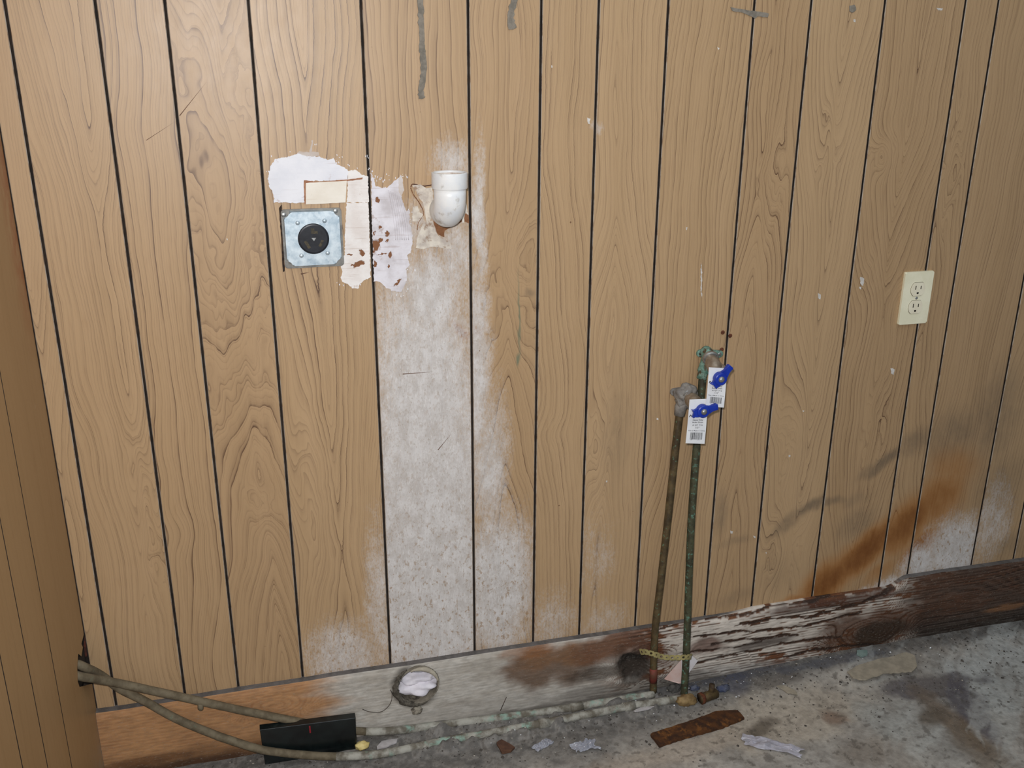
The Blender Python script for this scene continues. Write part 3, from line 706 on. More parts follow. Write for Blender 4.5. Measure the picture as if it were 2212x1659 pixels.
# trowel ridges
ridges = []
for j in range(7):
    x0 = 1250+j*17
    pts = smooth_path([at(*Z1(x0, 590+j*10), WALL-.0012), at(*Z1(x0+25, 720+j*5), WALL-.0012), at(*Z1(x0+45, 850), WALL-.0012), at(*Z1(x0+58, 990), WALL-.0012)], 4)
    ridges.append(tube('trowel_ridge', pts, .0007, pl_d, 6, .3, seed=j))
bmf = bmesh.new(); rr = random.Random(12)
for (x, y, spread, cnt) in ((1010, 430, 70, 12), (1160, 500, 30, 12), (1240, 510, 60, 12), (1380, 480, 25, 6), (1440, 760, 20, 5), (1440, 830, 22, 5), (830, 360, 40, 8), (1080, 330, 16, 5), (660, 230, 20, 4), (1400, 1240, 25, 7), (1330, 1410, 40, 8), (900, 1360, 40, 6), (1030, 1340, 40, 5), (290, 440, 14, 5), (420, 330, 40, 6)):
    for _ in range(cnt):
        cx0, cy0 = rr.gauss(x, spread), rr.gauss(y, spread*.6); w0, h0 = rr.uniform(1.5, 5), rr.uniform(2, 9); fl_ = rough_outline([Z1(cx0-w0, cy0-h0), Z1(cx0+w0, cy0-h0*.6), Z1(cx0+w0*.7, cy0+h0), Z1(cx0-w0*.8, cy0+h0*.8)], .5, 2, rr.randint(0, 999))
        a_ = [bmf.verts.new(at(*q, WALL-.0005)) for q in fl_]; b_v = [bmf.verts.new(at(*q, WALL)) for q in fl_]; bmf.faces.new(a_)
        for i in range(len(a_)): bmf.faces.new((a_[i], a_[(i+1) % len(a_)], b_v[(i+1) % len(a_)], b_v[i]))
CR = bmo('plaster_crumbs', bmf, pl_a); CR['kind'] = 'stuff'
adopt(patch, CR, A, B, C1, D_, E_, K, F1, F2, *ridges)
tag(patch, 'white plaster and filler patch smeared above and right of the steel socket cover', 'plaster')

# ---------------------------------------------------------------- white drain elbow and torn hole
pvc = dirty('white_pvc', (236, 236, 234), (224, 227, 230), 30, .34, 0, .05, c3=(184, 178, 168), sc3=34, lo3=.56, hi3=.72)
pvc_in = dirty('pvc_inside', (214, 206, 196), (170, 150, 136), 70, .6)
ec = at(971, 385, 1.628); hub_r = .0312
ex, ey, ez = ec.x, 1.628, at(971, 372, 1.628).z
elb = empty('drain_elbow', (ex, WALL, ez-.06))
hub = lathe('hub', [(hub_r-.0045, -.022), (hub_r-.0042, -.0005), (hub_r-.0035, 0), (hub_r-.0008, 0), (hub_r, -.0008), (hub_r, -.0255), (hub_r-.0012, -.0275), (hub_r-.0045, -.0285)], (ex, ey, ez), (0, 0, 1), pvc, 56)
bot = lathe('hub_inside', [(hub_r-.0046, -.0035), (hub_r-.0050, -.022), (0, -.024)], (ex, ey, ez), (0, 0, 1), pvc_in, 48)
pts = []; rs = []
r0 = .0280; z0 = ez-.0265; RB = .034
pts.append((ex, ey, z0)); rs.append(r0)
pts.append((ex, ey, z0-.012)); rs.append(r0)
for i in range(1, 15):
    a = math.pi/2*i/14
    pts.append((ex, ey+RB*(1-math.cos(a)), z0-.012-RB*math.sin(a))); rs.append(r0-.001*i/14)
pts.append((ex, WALL+.03, z0-.012-RB)); rs.append(r0-.001)
body = tube('elbow_body', pts, rs, pvc, 48)
adopt(elb, hub, bot, body)
tag(elb, 'white plastic drain elbow turning upward out of the wall', 'pipe')
paper = dirty('torn_paper', (222, 214, 200), (186, 176, 166), 46, .85, 0, .8, .0015, c3=(156, 132, 112), sc3=60, lo3=.52, hi3=.66)
brownb = dirty('bare_hardboard', (142, 98, 66), (118, 78, 50), 60, .85, 0, .3)
def wallpiece(nm, pts, th, mt, amp, step, seed, lab=None):
    o = plate(nm, pts, th, mt, amp, step, seed); o.parent = wall_back
    if lab: o['label'] = lab
    return o
wallpiece('bare_hardboard', [(1600, 800), (1700, 830), (1840, 770), (1890, 790), (1888, 855), (1845, 840), (1800, 860), (1740, 890), (1700, 915), (1692, 965), (1645, 945), (1625, 900)], .0004, brownb, .9, 4, 11, 'bare brown hardboard in the torn hole under the elbow')
wallpiece('torn_paper', [(1440, 555), (1500, 545), (1555, 575), (1600, 570), (1610, 700), (1600, 800), (1560, 880), (1540, 760), (1525, 690), (1490, 650), (1470, 600)], .0012, paper, .8, 4, 12, 'pale torn paper left of the elbow')
wallpiece('torn_paper', [(1530, 850), (1600, 840), (1640, 950), (1700, 990), (1740, 1000), (1750, 1060), (1690, 1055), (1600, 1040), (1530, 1060), (1470, 1050), (1475, 980), (1500, 920)], .0010, paper, .9, 4, 13, 'pale torn paper below the elbow')
wallpiece('torn_paper', [(1835, 690), (1870, 700), (1885, 790), (1860, 770), (1850, 850), (1835, 850), (1825, 760)], .0012, paper, .6, 4, 14, 'pale torn paper right of the elbow')
wallpiece('torn_paper', [(1440, 730), (1480, 720), (1500, 770), (1530, 790), (1500, 850), (1480, 900), (1490, 840), (1440, 840)], .0007, paper, .9, 4, 15)
for a, pts in enumerate(([(1428, 570), (1445, 545), (1540, 560), (1610, 545)], [(1428, 575), (1450, 630), (1500, 700), (1530, 780), (1490, 850), (1480, 910)])):
    o = tube('torn_edge', smooth_path([at(*Z1(*q), WALL-.0006) for q in pts], 6), .0007, void if a == 0 else brownb, 6, .6, wall_back, seed=a)

# ---------------------------------------------------------------- duplex outlet
ivory = dirty('ivory_plastic', (238, 233, 206), (230, 225, 196), 30, .38, 0, .04)
ivory2 = dirty('ivory_face', (236, 229, 204), (228, 219, 194), 40, .42, 0, .04)
oc = (at(1984, 586)+at(2015.4, 584.4)+at(1936.4, 701)+at(1998.3, 695.5)+at(1953, 588))/5
a_, b_ = at(1953, 588), at(1998.3, 695.5); oc = (a_+b_)/2
ow, oh = .0352, .0572
def dup_o():
    out = empty('wall_outlet', (oc.x, WALL, oc.z))
    pl = extrude('cover_plate', onwall(sq(ow, oh, .003), oc, WALL-.0001), (0, -.0056, 0), ivory, .0028, 4)
    ks = [pl]
    for s in (1, -1):
        cz = oc.z+s*.0195; R = .0172; hgt = .0142; o = []
        for i in range(64):
            a = 2*math.pi*i/64; o.append((R*math.cos(a), max(-hgt, min(hgt, R*math.sin(a)))))
        cc = (oc.x, 0, cz)
        gp = extrude('face_gap', onwall([(u*1.035, v*1.045) for u, v in o], cc, WALL-.0055), (0, -.0003, 0), slot_m)
        fc = extrude('receptacle_face', onwall(o, cc, WALL-.0056), (0, -.0016, 0), ivory2, .0005, 2)
        for sx, hh in ((-.0063, .0042), (.0063, .0036)):
            q = extrude('slot', onwall([(sx-.0010, -hh), (sx+.0010, -hh), (sx+.0010, hh), (sx-.0010, hh)], (oc.x, 0, cz+.0035), WALL-.0071), (0, -.0003, 0), slot_m)
            q.parent = fc
        gh = [(.0026*math.cos(a), .0026*math.sin(a) if math.sin(a) < 0 else min(.0016, .0026*math.sin(a))) for a in [2*math.pi*i/20 for i in range(20)]]
        q = extrude('ground_hole', onwall(gh, (oc.x, 0, cz-.0080), WALL-.0071), (0, -.0003, 0), slot_m); q.parent = fc
        ks += [gp, fc]
    ks.append(lathe('screw', [(0, .0014), (.0022, .0012), (.0032, .0004), (.0033, 0)], (oc.x, WALL-.0056, oc.z), (0, -1, 0), screw_m, 20))
    adopt(out, *ks)
    tag(out, 'ivory duplex wall outlet with cover plate on the right of the wall', 'outlet')
dup_o()

# ---------------------------------------------------------------- copper pipes
cop = dirty('tarnished_copper', (66, 54, 36), (98, 82, 54), 45, .6, .15, .5, .0008, c3=(96, 124, 100), sc3=130, lo3=.58, hi3=.70)
cop_r = dirty('green_copper', (56, 54, 40), (80, 80, 58), 45, .6, .15, .5, .0008, c3=(96, 134, 116), sc3=120, lo3=.54, hi3=.68)
crust = dirty('crusted_copper', (104, 98, 86), (168, 166, 156), 38, .85, 0, 1., .0018, c3=(140, 168, 154), sc3=26, lo3=.55, hi3=.7)
muddy = dirty('muddy_copper', (92, 82, 64), (116, 106, 86), 50, .8, 0, .5, .001, c3=(104, 132, 112), sc3=18, lo3=.62, hi3=.72)
grey_lump = dirty('grey_solder', (116, 112, 108), (140, 136, 130), 80, .7, .1, .8, .0014)
patina = dirty('teal_patina', (84, 120, 106), (128, 160, 146), 90, .7, .1, .7, .001, c3=(80, 66, 48), sc3=70, lo3=.52, hi3=.62)
PR = .0080
# ---- right-hand supply
rA = smooth_path([at(1519, 800, 1.662), at(1512, 880, 1.657), at(1505, 960, 1.653), at(1492, 1150, 1.644), at(1483, 1400, 1.630), at(1478, 1488, 1.6225), at(1477.5, 1500, 1.6215)], 5)
pipeA = empty('water_pipe', tuple(fl(1478, 1510)))
runA = [fl(1478, 1508, .010), fl(1391, 1521, .010), fl(1357, 1526, .010), fl(1272, 1543, .009), fl(1180, 1561, .008), fl(1052, 1585, .006), fl(950, 1603, .005), fl(900, 1613, .004), fl(859, 1622, .005), fl(800, 1631, .009), fl(726, 1634, .014)]
yA = runA[-1].y
rest = [(658, 1631), (579, 1622), (542, 1613), (500, 1599.5), (461, 1586), (380, 1552), (312, 1514), (258, 1487), (217, 1458), (184, 1442), (160, 1434)]
for i, q in enumerate(rest):
    t_ = (i+1)/len(rest); runA.append(at(*q, yA+(1.664-yA)*min(1, t_*1.3)**.8 if i < 8 else (1.660, lf(169, 1438, XL).y+.014, lf(169, 1438, XL).y+.011)[i-8]))
runA.append(runA[-1]+Vector((-.06, .004, .012)))
pA = smooth_path(runA, 4); cut = 40
a1 = tube('riser', rA, PR, cop_r, 22, .015)
a2 = tube('floor_run', pA[:cut+1], PR*1.06, crust, 18, .035, seed=2); a3 = tube('wall_run', pA[cut:], PR, muddy, 18, .03, seed=3)
a4 = lump('floor_elbow', fl(1482, 1512, .012), (.024, .014, .013), dirty('brass_crust', (150, 126, 84), (120, 96, 62), 70, .7, .1, .5), .2, 2, 3, 4)
for px_, py_ in ((1360, 1526), (1175, 1562)):
    q = fl(px_, py_, .010); dirv = (fl(px_-30, py_+5, .010)-q).normalized()
    a5 = tube('coupling', [q-dirv*.012, q+dirv*.012], PR*1.28, crust, 18, .04); adopt(pipeA, a5)
adopt(pipeA, a1, a2, a3, a4)
tag(pipeA, 'right-hand green-tarnished copper pipe that runs along the floor in front of the black case', 'pipe', 'copper supply pipes')
# ---- left-hand supply
rB = smooth_path([at(1468, 893, 1.661), at(1461, 950, 1.659), at(1445, 1100, 1.655), at(1428, 1250, 1.651), at(1416, 1350, 1.649), at(1412, 1430, 1.6465), at(1411, 1494, 1.6455)], 5)
pipeB = empty('water_pipe', tuple(fl(1411, 1500)))
runB = [fl(1412, 1500, .009), fl(1357, 1508, .009), fl(1245, 1527, .008), fl(1120, 1545, .007), fl(994, 1561, .007), fl(900, 1573, .009), at(850, 1578, 1.650), at(790, 1580, 1.652)]
restB = [(720, 1573, 1.6535), (660, 1562, 1.6545), (597, 1549.5, 1.6545), (515, 1533, 1.655), (407, 1509, 1.653), (298, 1485, 1.650), (230.5, 1471, 1.643), (172, 1461, lf(169, 1461, XL).y+.010), (150, 1456, lf(169, 1461, XL).y+.009)]
runB += [at(*q) for q in restB]; runB.append(runB[-1]+Vector((-.06, .002, .004)))
pB = smooth_path(runB, 4); cutB = 28
b1 = tube('riser', rB, PR, cop, 22, .015, seed=5); b2 = tube('floor_run', pB[:cutB+1], PR*1.04, crust, 18, .035, seed=6); b3 = tube('wall_run', pB[cutB:], PR, muddy, 18, .03, seed=7)
redp = tube('red_paint', [at(1411.5, 1443, 1.6463), at(1411, 1473, 1.6460)], PR*1.06, dirty('red_paint', (126, 54, 44), (96, 60, 44), 60, .7), 18, .03); redp['label'] = 'patch of dull red paint low on the riser'
q = fl(1245, 1527, .009)
b4 = tube('coupling', [q+Vector((.014, .001, 0)), q-Vector((.014, .001, 0))], PR*1.25, crust, 18, .04)
adopt(pipeB, b1, b2, b3, b4, redp)
tag(pipeB, 'left-hand brown copper pipe that runs behind the black case', 'pipe', 'copper supply pipes')
drop = lump('mud_drop', at(433, 1527, 1.649), (.006, .005, .009), muddy, .15, 2, 2, 3); tag(drop, 'small mud drop on the board under the brown pipe at left', 'mud')

# ---------------------------------------------------------------- shut-off valves
blue = dirty('blue_handle', (24, 48, 150), (30, 58, 166), 60, .38, 0, .05)
def lever(nm, c, dirv, L, tail, y0, mt):
    """handle seen from the front: round boss, long lever, short forked tail"""
    d = Vector((dirv[0], 0, dirv[1])).normalized(); s = Vector((-d.z, 0, d.x))
    out = []
    def P(a, b): return Vector((c.x, y0, c.z))+d*a+s*b
    rb = .0132
    out += [P(-tail, -.0085), P(-tail*.75, -.0062)]
    for i in range(9): a = math.radians(215+i*(325-215)/8); out.append(P(rb*math.cos(a), rb*math.sin(a)))
    out += [P(.017, -.0050), P(L*.7, -.0058), P(L, -.0066), P(L+.002, -.0050), P(L+.002, .0050), P(L, .0066), P(L*.7, .0058), P(.017, .0050)]
    for i in range(9): a = math.radians(35+i*(145-35)/8); out.append(P(rb*math.cos(a), rb*math.sin(a)))
    out += [P(-tail*.75, .0062), P(-tail, .0085), P(-tail*.86, 0)]
    return extrude(nm, out, (0, -.0085, 0), mt, .0016, 3)
def valve(ear_px, ear_py, hx, hy, wing_l, wing_r, fit_mat, body_mat, ldir, ltail, label, lump_fit):
    e = at(ear_px, ear_py, 1.662); h = at(hx, hy, 1.588)
    root = empty('shutoff_valve', (e.x, WALL, e.z)); ks = []
    # winged elbow screwed to the wall
    pts = []
    wl, wr = at(*wing_l, WALL-.003), at(*wing_r, WALL-.003)
    ctr = Vector((e.x, WALL-.0005, e.z))
    o = []
    ax = (wr-wl).normalized(); ay = Vector((-ax.z, 0, ax.x)); 
    for i in range(10): a = math.radians(90+180*i/9); o.append(Vector((wl.x, WALL-.0003, wl.z))+ax*(.0078*math.cos(a))+ay*(.0078*math.sin(a)))
    for i in range(10): a = math.radians(-90+180*i/9); o.append(Vector((wr.x, WALL-.0003, wr.z))+ax*(.0078*math.cos(a))+ay*(.0078*math.sin(a)))
    ks.append(extrude('mounting_wings', o, (0, -.0055, 0), fit_mat, .0012, 2))
    for w in (wl, wr):
        ks.append(lathe('screw', [(0, .0012), (.0026, .0010), (.0038, 0)], (w.x, WALL-.0058, w.z), (0, -1, 0), slot_m if w is wl else screw_m, 16))
    if lump_fit:
        ks.append(lump('crusted_elbow', (e.x, 1.660, e.z-.002), (.024, .020, .024), fit_mat, .2, 2.2, 4, 6))
        ks.append(tube('elbow_socket', [(e.x-.004, 1.661, e.z-.010), at(1470, 880, 1.661), at(1467, 897, 1.6605)], [.0125, .0125, .0108], fit_mat, 20, .06))
    else:
        ks.append(tube('elbow', smooth_path([(e.x, WALL-.004, e.z+.003), (e.x, 1.668, e.z+.001), (e.x-.003, 1.664, e.z-.012), at(ear_px-13, ear_py+36, 1.662)], 5), .0125, fit_mat, 20, .03))
        ks.append(tube('elbow_socket', [at(ear_px-12, ear_py+30, 1.662), at(ear_px-17, ear_py+50, 1.6605)], .0100, fit_mat, 20, .02))
    axd = Vector((h.x-e.x, h.y-e.y, h.z-e.z)); Ln = axd.length
    ks.append(lathe('neck_ring', [(0, .006), (.0155, .006), (.0165, .008), (.0165, .013), (.0150, .015), (0, .015)], e, axd, screw_m, 24))
    ks.append(lathe('valve_body', [(0, .014), (.0120, .014), (.0120, .024), (.0150, .026), (.0150, .044), (.0110, .050), (.0085, .056), (.0085, Ln-.006), (0, Ln-.006)], e, axd, body_mat, 28, smooth=True))
    mid_ = e+axd*.45
    ks.append(tube('hose_outlet', [mid_, mid_+Vector((.012, -.004, -.006)), mid_+Vector((.026, -.008, -.016))], [.010, .0105, .0112], body_mat, 20))
    lv = lever('handle', h, ldir, .030, ltail, h.y, blue); ks.append(lv)
    hs = lathe('handle_screw', [(0, .0042), (.0030, .0038), (.0056, .0018), (.0062, 0)], (h.x, h.y-.0112, h.z), (0, -1, 0), screw_m, 24); ks.append(hs)
    hb = lathe('boss', [(0, .0028), (.0112, .0028), (.0128, .0016), (.0130, 0)], (h.x, h.y-.0084, h.z), (0, -1, 0), blue, 32); ks.append(hb); hb.parent = lv
    adopt(root, *ks)
    hb.parent = lv; hb.matrix_parent_inverse = Matrix.Identity(4)
    hs.parent = lv; hs.matrix_parent_inverse = Matrix.Identity(4)
    tag(root, label, 'valve', 'blue-handled shut-off valves')
    return h
valve_b = dirty('valve_brass', (132, 118, 102), (158, 146, 130), 80, .45, .5, .2)
hR = valve(1532, 768, *Z2(962, 645), Z2(770, 395), Z2(965, 400), patina, valve_b, (.62, .70), .020, 'upper blue-handled valve on a teal-crusted wall elbow', False)
hL = valve(1483, 852, *Z2(785, 975), Z2(500, 790), Z2(650, 770), grey_lump, valve_b, (.97, .20), .022, 'lower blue-handled valve on a grey crusted wall elbow', True)

# ---------------------------------------------------------------- paper tags
tagp = dirty('tag_paper', (232, 232, 232), (224, 225, 228), 30, .55, 0, .03)
ink = dirty('black_ink', (22, 22, 24), (32, 32, 34), 60, .6, 0, 0)
ink_g = dirty('grey_ink', (84, 84, 88), (96, 96, 100), 60, .6, 0, 0)
def font_mesh(txt, bold_shear=0.0, off=0.0):
    cu = bpy.data.curves.new('t', 'FONT'); cu.body = txt; cu.size = 1; cu.align_x = 'CENTER'; cu.shear = bold_shear; cu.offset = off; cu.resolution_u = 2
    o = bpy.data.objects.new('t', cu); COL.objects.link(o); bpy.context.view_layer.update()
    me = bpy.data.meshes.new_from_object(o.evaluated_get(bpy.context.evaluated_depsgraph_get()))
    bpy.data.objects.remove(o); bpy.data.curves.remove(cu); return me
def paper_tag(corners, y, bend, label):
    q = [at(*c, y) for c in corners]     # TL TR BR BL
    def P(u, v, dy=0.0):
        p = q[0].lerp(q[1], u).lerp(q[3].lerp(q[2], u), v)
        return p+Vector((0, dy+bend*math.sin(math.pi*v)*.5+bend*(v**2), 0))
    root = empty('paper_tag', tuple((q[0]+q[1])/2))
    nu, nv = 5, 14; v = []; f = []
    for s in (0, .0005):
        for j in range(nv+1):
            for i in range(nu+1): v.append(P(i/nu, j/nv, s))
    N = (nu+1)*(nv+1)
    for j in range(nv):
        for i in range(nu):
            a = j*(nu+1)+i; f += [(a, a+nu+1, a+nu+2, a+1), (N+a, N+a+1, N+a+nu+2, N+a+nu+1)]
    for j in range(nv):
        for i in (0, nu): a = j*(nu+1)+i; f.append((a, a+nu+1, N+a+nu+1, N+a))
    for i in range(nu):
        for j in (0, nv): a = j*(nu+1)+i; f.append((a, a+1, N+a+1, N+a))
    ks = [mesh('paper', v, f, tagp)]
    def line(txt, u, vv, hgt, wid, mt, shear=0., off=0., nm='printed_text'):
        me = font_mesh(txt, shear, off)
        xs = [w.co.x for w in me.vertices]; sc = wid/(max(xs)-min(xs)); cx = (max(xs)+min(xs))/2
        for w in me.vertices: w.co = P(u+(w.co.x-cx)*sc, vv-w.co.y*hgt, -.0003)
        ks.append(link(nm, me, mt))
    line('NI', .19, .392, .075, .30, ink, .25, .03, 'printed_brand')
    line('Heavy Duty', .53, .475, .045, .54, ink, 0, .012); line('Boiler Drain', .53, .530, .045, .56, ink, 0, .012)
    line('# QT 716', .53, .590, .045, .54, ink_g, 0, .012); line('1/2"', .53, .650, .045, .22, ink_g, 0, .012); line('This is Made in China', .5, .715, .036, .88, ink_g, 0, .012)
    r = random.Random(5); vs = []; fs = []; u = .20
    while u < .84:
        w_ = r.choice((.012, .012, .02, .03)); b = len(vs); lo = .905 if r.random() < .8 else .925
        for uu, vv in ((u, .745), (u+w_, .745), (u+w_, lo), (u, lo)): vs.append(P(uu, vv, -.0003))
        fs.append((b, b+1, b+2, b+3)); u += w_+r.choice((.012, .016, .024))
    ks.append(mesh('barcode', vs, fs, ink))
    adopt(root, *ks); tag(root, label, 'tag', 'paper tags on the valves')
paper_tag([Z2(860, 538), Z2(1046, 548), Z2(1003, 943), Z2(818, 930)], hR.y+.004, -.004, 'white printed paper tag behind the upper blue handle')
paper_tag([Z2(662, 868), Z2(852, 860), Z2(806, 1314), Z2(612, 1308)], hL.y+.004, -.004, 'white printed paper tag behind the lower blue handle')

# ---------------------------------------------------------------- perforated strap on the risers
def strap():
    mt = dirty('strap_brass', (178, 166, 112), (150, 140, 96), 60, .5, .15, .2)
    cl = smooth_path([at(*Z3(382, 590), 1.662), at(*Z3(440, 592), 1.647), at(*Z3(520, 612), 1.6385), at(*Z3(610, 640), 1.634), at(*Z3(700, 648), 1.626), at(*Z3(800, 645), 1.6165), at(*Z3(865, 640), 1.6180), at(*Z3(892, 636), 1.6270)], 8)
    s = [0]
    for i in range(1, len(cl)): s.append(s[-1]+(cl[i]-cl[i-1]).length)
    tot = s[-1]
    def P(u, w, d=0.):
        u = max(0, min(tot, u)); i = min(max(j for j in range(len(s)) if s[j] <= u+1e-9), len(s)-2)
        f = (u-s[i])/max(1e-9, s[i+1]-s[i]); p = cl[i].lerp(cl[i+1], f); tdir = (cl[i+1]-cl[i]).normalized()
        upv = Vector((0, 0, 1)); nrm = tdir.cross(upv).normalized(); up2 = nrm.cross(tdir)
        return p+up2*w+nrm*d
    hw = .0068; n = 11; cell = tot/n; bm = bmesh.new()
    for c in range(n):
        cu = (c+.5)*cell; hr = .0019 if c % 2 else .0030; hr = min(hr, cell*.35); K = 16
        for d0 in (0, .0008):
            inn = []; outr = []
            for k in range(K):
                a = 2*math.pi*(k+.5)/K; ca, sa = math.cos(a), math.sin(a); m_ = max(abs(ca), abs(sa))
                outr.append(bm.verts.new(P(cu+ca/m_*cell/2, sa/m_*hw, d0))); inn.append(bm.verts.new(P(cu+ca*hr, sa*hr, d0)))
            for k in range(K): bm.faces.new((outr[k], outr[(k+1) % K], inn[(k+1) % K], inn[k]))
    bmesh.ops.remove_doubles(bm, verts=bm.verts[:], dist=.00005)
    o = bmo('pipe_strap', bm, mt); tag(o, 'dull brass perforated strap across the two pipes near the floor', 'strap')
strap()
pk = dirty('scrap_paper', (228, 224, 226), (222, 214, 214), 40, .6); pk2 = dirty('scrap_pink', (214, 180, 168), (222, 198, 190), 30, .6)
ps = empty('paper_scrap', tuple(at(*Z3(800, 760), 1.650)))
s1 = extrude('pink_side', [at(*Z3(620, 862), 1.656), at(*Z3(790, 672), 1.650), at(*Z3(800, 905), 1.648), at(*Z3(760, 905), 1.648)], (0, .0006, 0), pk2)
s2 = extrude('white_side', [at(*Z3(790, 672), 1.650), at(*Z3(893, 625), 1.651), at(*Z3(957, 680), 1.6535), at(*Z3(865, 805), 1.651), at(*Z3(800, 905), 1.648)], (0, .0006, 0), pk)
s1['label'] = 'pinkish half of the scrap'
adopt(ps, s1, s2); tag(ps, 'folded white and pink paper scrap behind the right pipe at the floor', 'paper')

# ---------------------------------------------------------------- vent hole with stuffing
duct_m = dirty('duct_dirty', (150, 142, 128), (112, 106, 94), 60, .8, 0, .4, .001, c3=(72, 66, 58), sc3=40, lo3=.5, hi3=.62)
vent = empty('dryer_vent', (HCEN.x, BF, HCEN.z))
du = lathe('duct', [(HR-.0005, .07), (HR-.0005, -.0035), (HR-.0035, -.0040), (HR-.0035, .07)], (HCEN.x, BF, HCEN.z), (0, 1, 0), duct_m, 56)
bk_ = lathe('duct_end', [(0, .069), (HR-.001, .069)], (HCEN.x, BF, HCEN.z), (0, 1, 0), groove, 40)
pale = dirty('pale_rim', (186, 178, 160), (164, 156, 140), 60, .8, 0, .4)
arc = []
for i in range(24):
    a = math.radians(112-i*104/23); arc.append((HCEN.x+(HR-.0035)*math.cos(a), BF-.0060, HCEN.z+(HR-.0035)*math.sin(a)))
pr = tube('broken_rim', arc, [.0015+.0035*math.sin(math.pi*i/23) for i in range(24)], pale, 10, .12); pr['label'] = 'pale broken rim at the upper right of the hole'
crd = []
for i in range(26):
    a = math.radians(118+i*175/25); crd.append((HCEN.x+(HR+.002)*math.cos(a), BF-.0015, HCEN.z+(HR+.002)*math.sin(a)))
dc = tube('dust_crust', crd, [.0012+.0052*math.sin(math.pi*i/25)**.7 for i in range(26)], dirty('dust_crust', (104, 98, 88), (72, 66, 58), 130, .95, 0, 1., .002), 9, .4, seed=4)
adopt(vent, du, bk_, pr, dc); tag(vent, 'round dirty vent duct hole through the bottom board', 'vent')
ragm = dirty('white_stuffing', (232, 228, 234), (220, 216, 224), 40, .9, 0, .5, .0015)
ragg = dirty('grey_stuffing', (168, 170, 178), (186, 186, 192), 40, .9, 0, .5, .0015)
rg = empty('cloth_stuffing', (HCEN.x, BF+.03, HCEN.z))
g0 = lump('white_fold', (HCEN.x+.003, BF+.022, HCEN.z-.012), (.0435, .032, .0200), ragm, .16, 1.7, 4, 2)
g2 = lump('white_fold', (HCEN.x+.004, BF+.028, HCEN.z+.007), (.041, .030, .0145), ragm, .16, 1.9, 4, 5)
g3 = lump('grey_fold', (HCEN.x+.008, BF+.036, HCEN.z+.021), (.028, .024, .013), ragg, .14, 1.6, 4, 8); g3['label'] = 'grey fold at the top of the stuffing'
adopt(rg, g0, g2, g3); tag(rg, 'white cloth stuffing pushed into the vent hole', 'cloth')
dm = lump('dirt_clump', at(901, 1534, BF-.002), (.012, .006, .010), duct_m, .35, 2.5, 3, 3); tag(dm, 'crumbly dirt clump hanging under the vent hole', 'dirt')
th = tube('thread', smooth_path([at(783, 1532, BF-.001), at(800, 1538, BF-.0015), at(825, 1537, BF-.002), at(843, 1520, BF-.002), at(847, 1500, BF-.0015), at(843, 1490, BF-.001)], 6), .0006, gapm, 6)
tag(th, 'thin dark curled wire on the board left of the vent hole', 'wire')
st_ = tube('straw', [at(1094, 1506, BF-.002), at(1081, 1535, BF-.004)], .0007, gapm, 6); tag(st_, 'short dark twig leaning on the board right of the vent', 'twig')

# ---------------------------------------------------------------- black case
gloss = dirty('black_gloss', (10, 14, 15), (20, 27, 27), 26, .24, 0, .05, spec=.6, c3=(34, 42, 40), sc3=22, lo3=.58, hi3=.7)
redm = dirty('red_mark', (150, 34, 44), (120, 28, 36), 60, .4)
fr = [at(561, 1577, 1.6375), at(768, 1551, 1.6375), at(771, 1623, 1.6315), at(573, 1656, 1.6315)]
case = empty('black_case', tuple((fr[2]+fr[3])/2))
c1 = extrude('case_front', [p+Vector((0, .0022, 0)) for p in fr], (0, -.0022, 0), gloss, .0022, 5)
c2 = extrude('case_back', [p+Vector((0, .0022, 0)) for p in fr], (0, .0120, .0020), gloss)
def onc(u, v): return fr[0].lerp(fr[1], u).lerp(fr[3].lerp(fr[2], u), v)+Vector((0, -.0003, 0))
ks = [c1, c2]
for (u0, v0, u1, v1) in ((.505, .06, .520, .26), (.505, .84, .535, .94)):
    ks.append(extrude('red_mark', [onc(u0, v0), onc(u1, v0), onc(u1, v1), onc(u0, v1)], (0, .0002, 0), redm))
adopt(case, *ks); tag(case, 'flat glossy black case leaning on the bottom board behind a pipe', 'case')

# ---------------------------------------------------------------- adhesive streaks on the planks
glue = dirty('grey_adhesive', (112, 106, 96), (136, 128, 116), 90, .8, 0, .8, .0015)
def ribbon(nm, cl, w, mt, th, seed, label, n=4):
    r = random.Random(seed); p = [Vector((x, y, 0)) for x, y in cl]; c = smooth_path(p, n); L = []; Rr = []
    for i, q in enumerate(c):
        ww = (w[0]+(w[1]-w[0])*i/(len(c)-1))/2; t_ = (c[min(i+1, len(c)-1)]-c[max(i-1, 0)]).normalized(); s_ = Vector((-t_.y, t_.x, 0))
        L.append(q+s_*ww*r.uniform(.75, 1.3)); Rr.append(q-s_*ww*r.uniform(.75, 1.3))
    out = L+[c[-1]+(c[-1]-c[-2]).normalized()*2]+Rr[::-1]
    o = extrude(nm, [at(q.x, q.y, WALL-.0001) for q in out], (0, -th, 0), mt, .0004)
    if label: tag(o, label, 'adhesive', 'dried adhesive on the planks')
    return o
ribbon('adhesive_streak', [(904, -60), (908, 0), (909, 40), (911, 80), (912, 110), (915, 140), (913, 170), (909, 195), (911, 212)], (12, 12), glue, .0022, 1, 'long grey adhesive streak down from the top above the white elbow', 5)
a_s = ribbon('adhesive_streak', [(1114, -50), (1111, 0), (1106, 16), (1103, 30), (1103, 45), (1107, 62)], (12, 15), glue, .0020, 2, 'short grey adhesive streak at the top, right of the long one')
b_s = extrude('adhesive_smear', [at(*q, WALL-.0001) for q in rough_outline([(1578, 16), (1600, 20), (1630, 24), (1660, 29), (1658, 38), (1636, 35), (1630, 41), (1622, 35), (1600, 27), (1582, 24)], .8, 5, 4)], (0, -.0016, 0), glue, .0004)
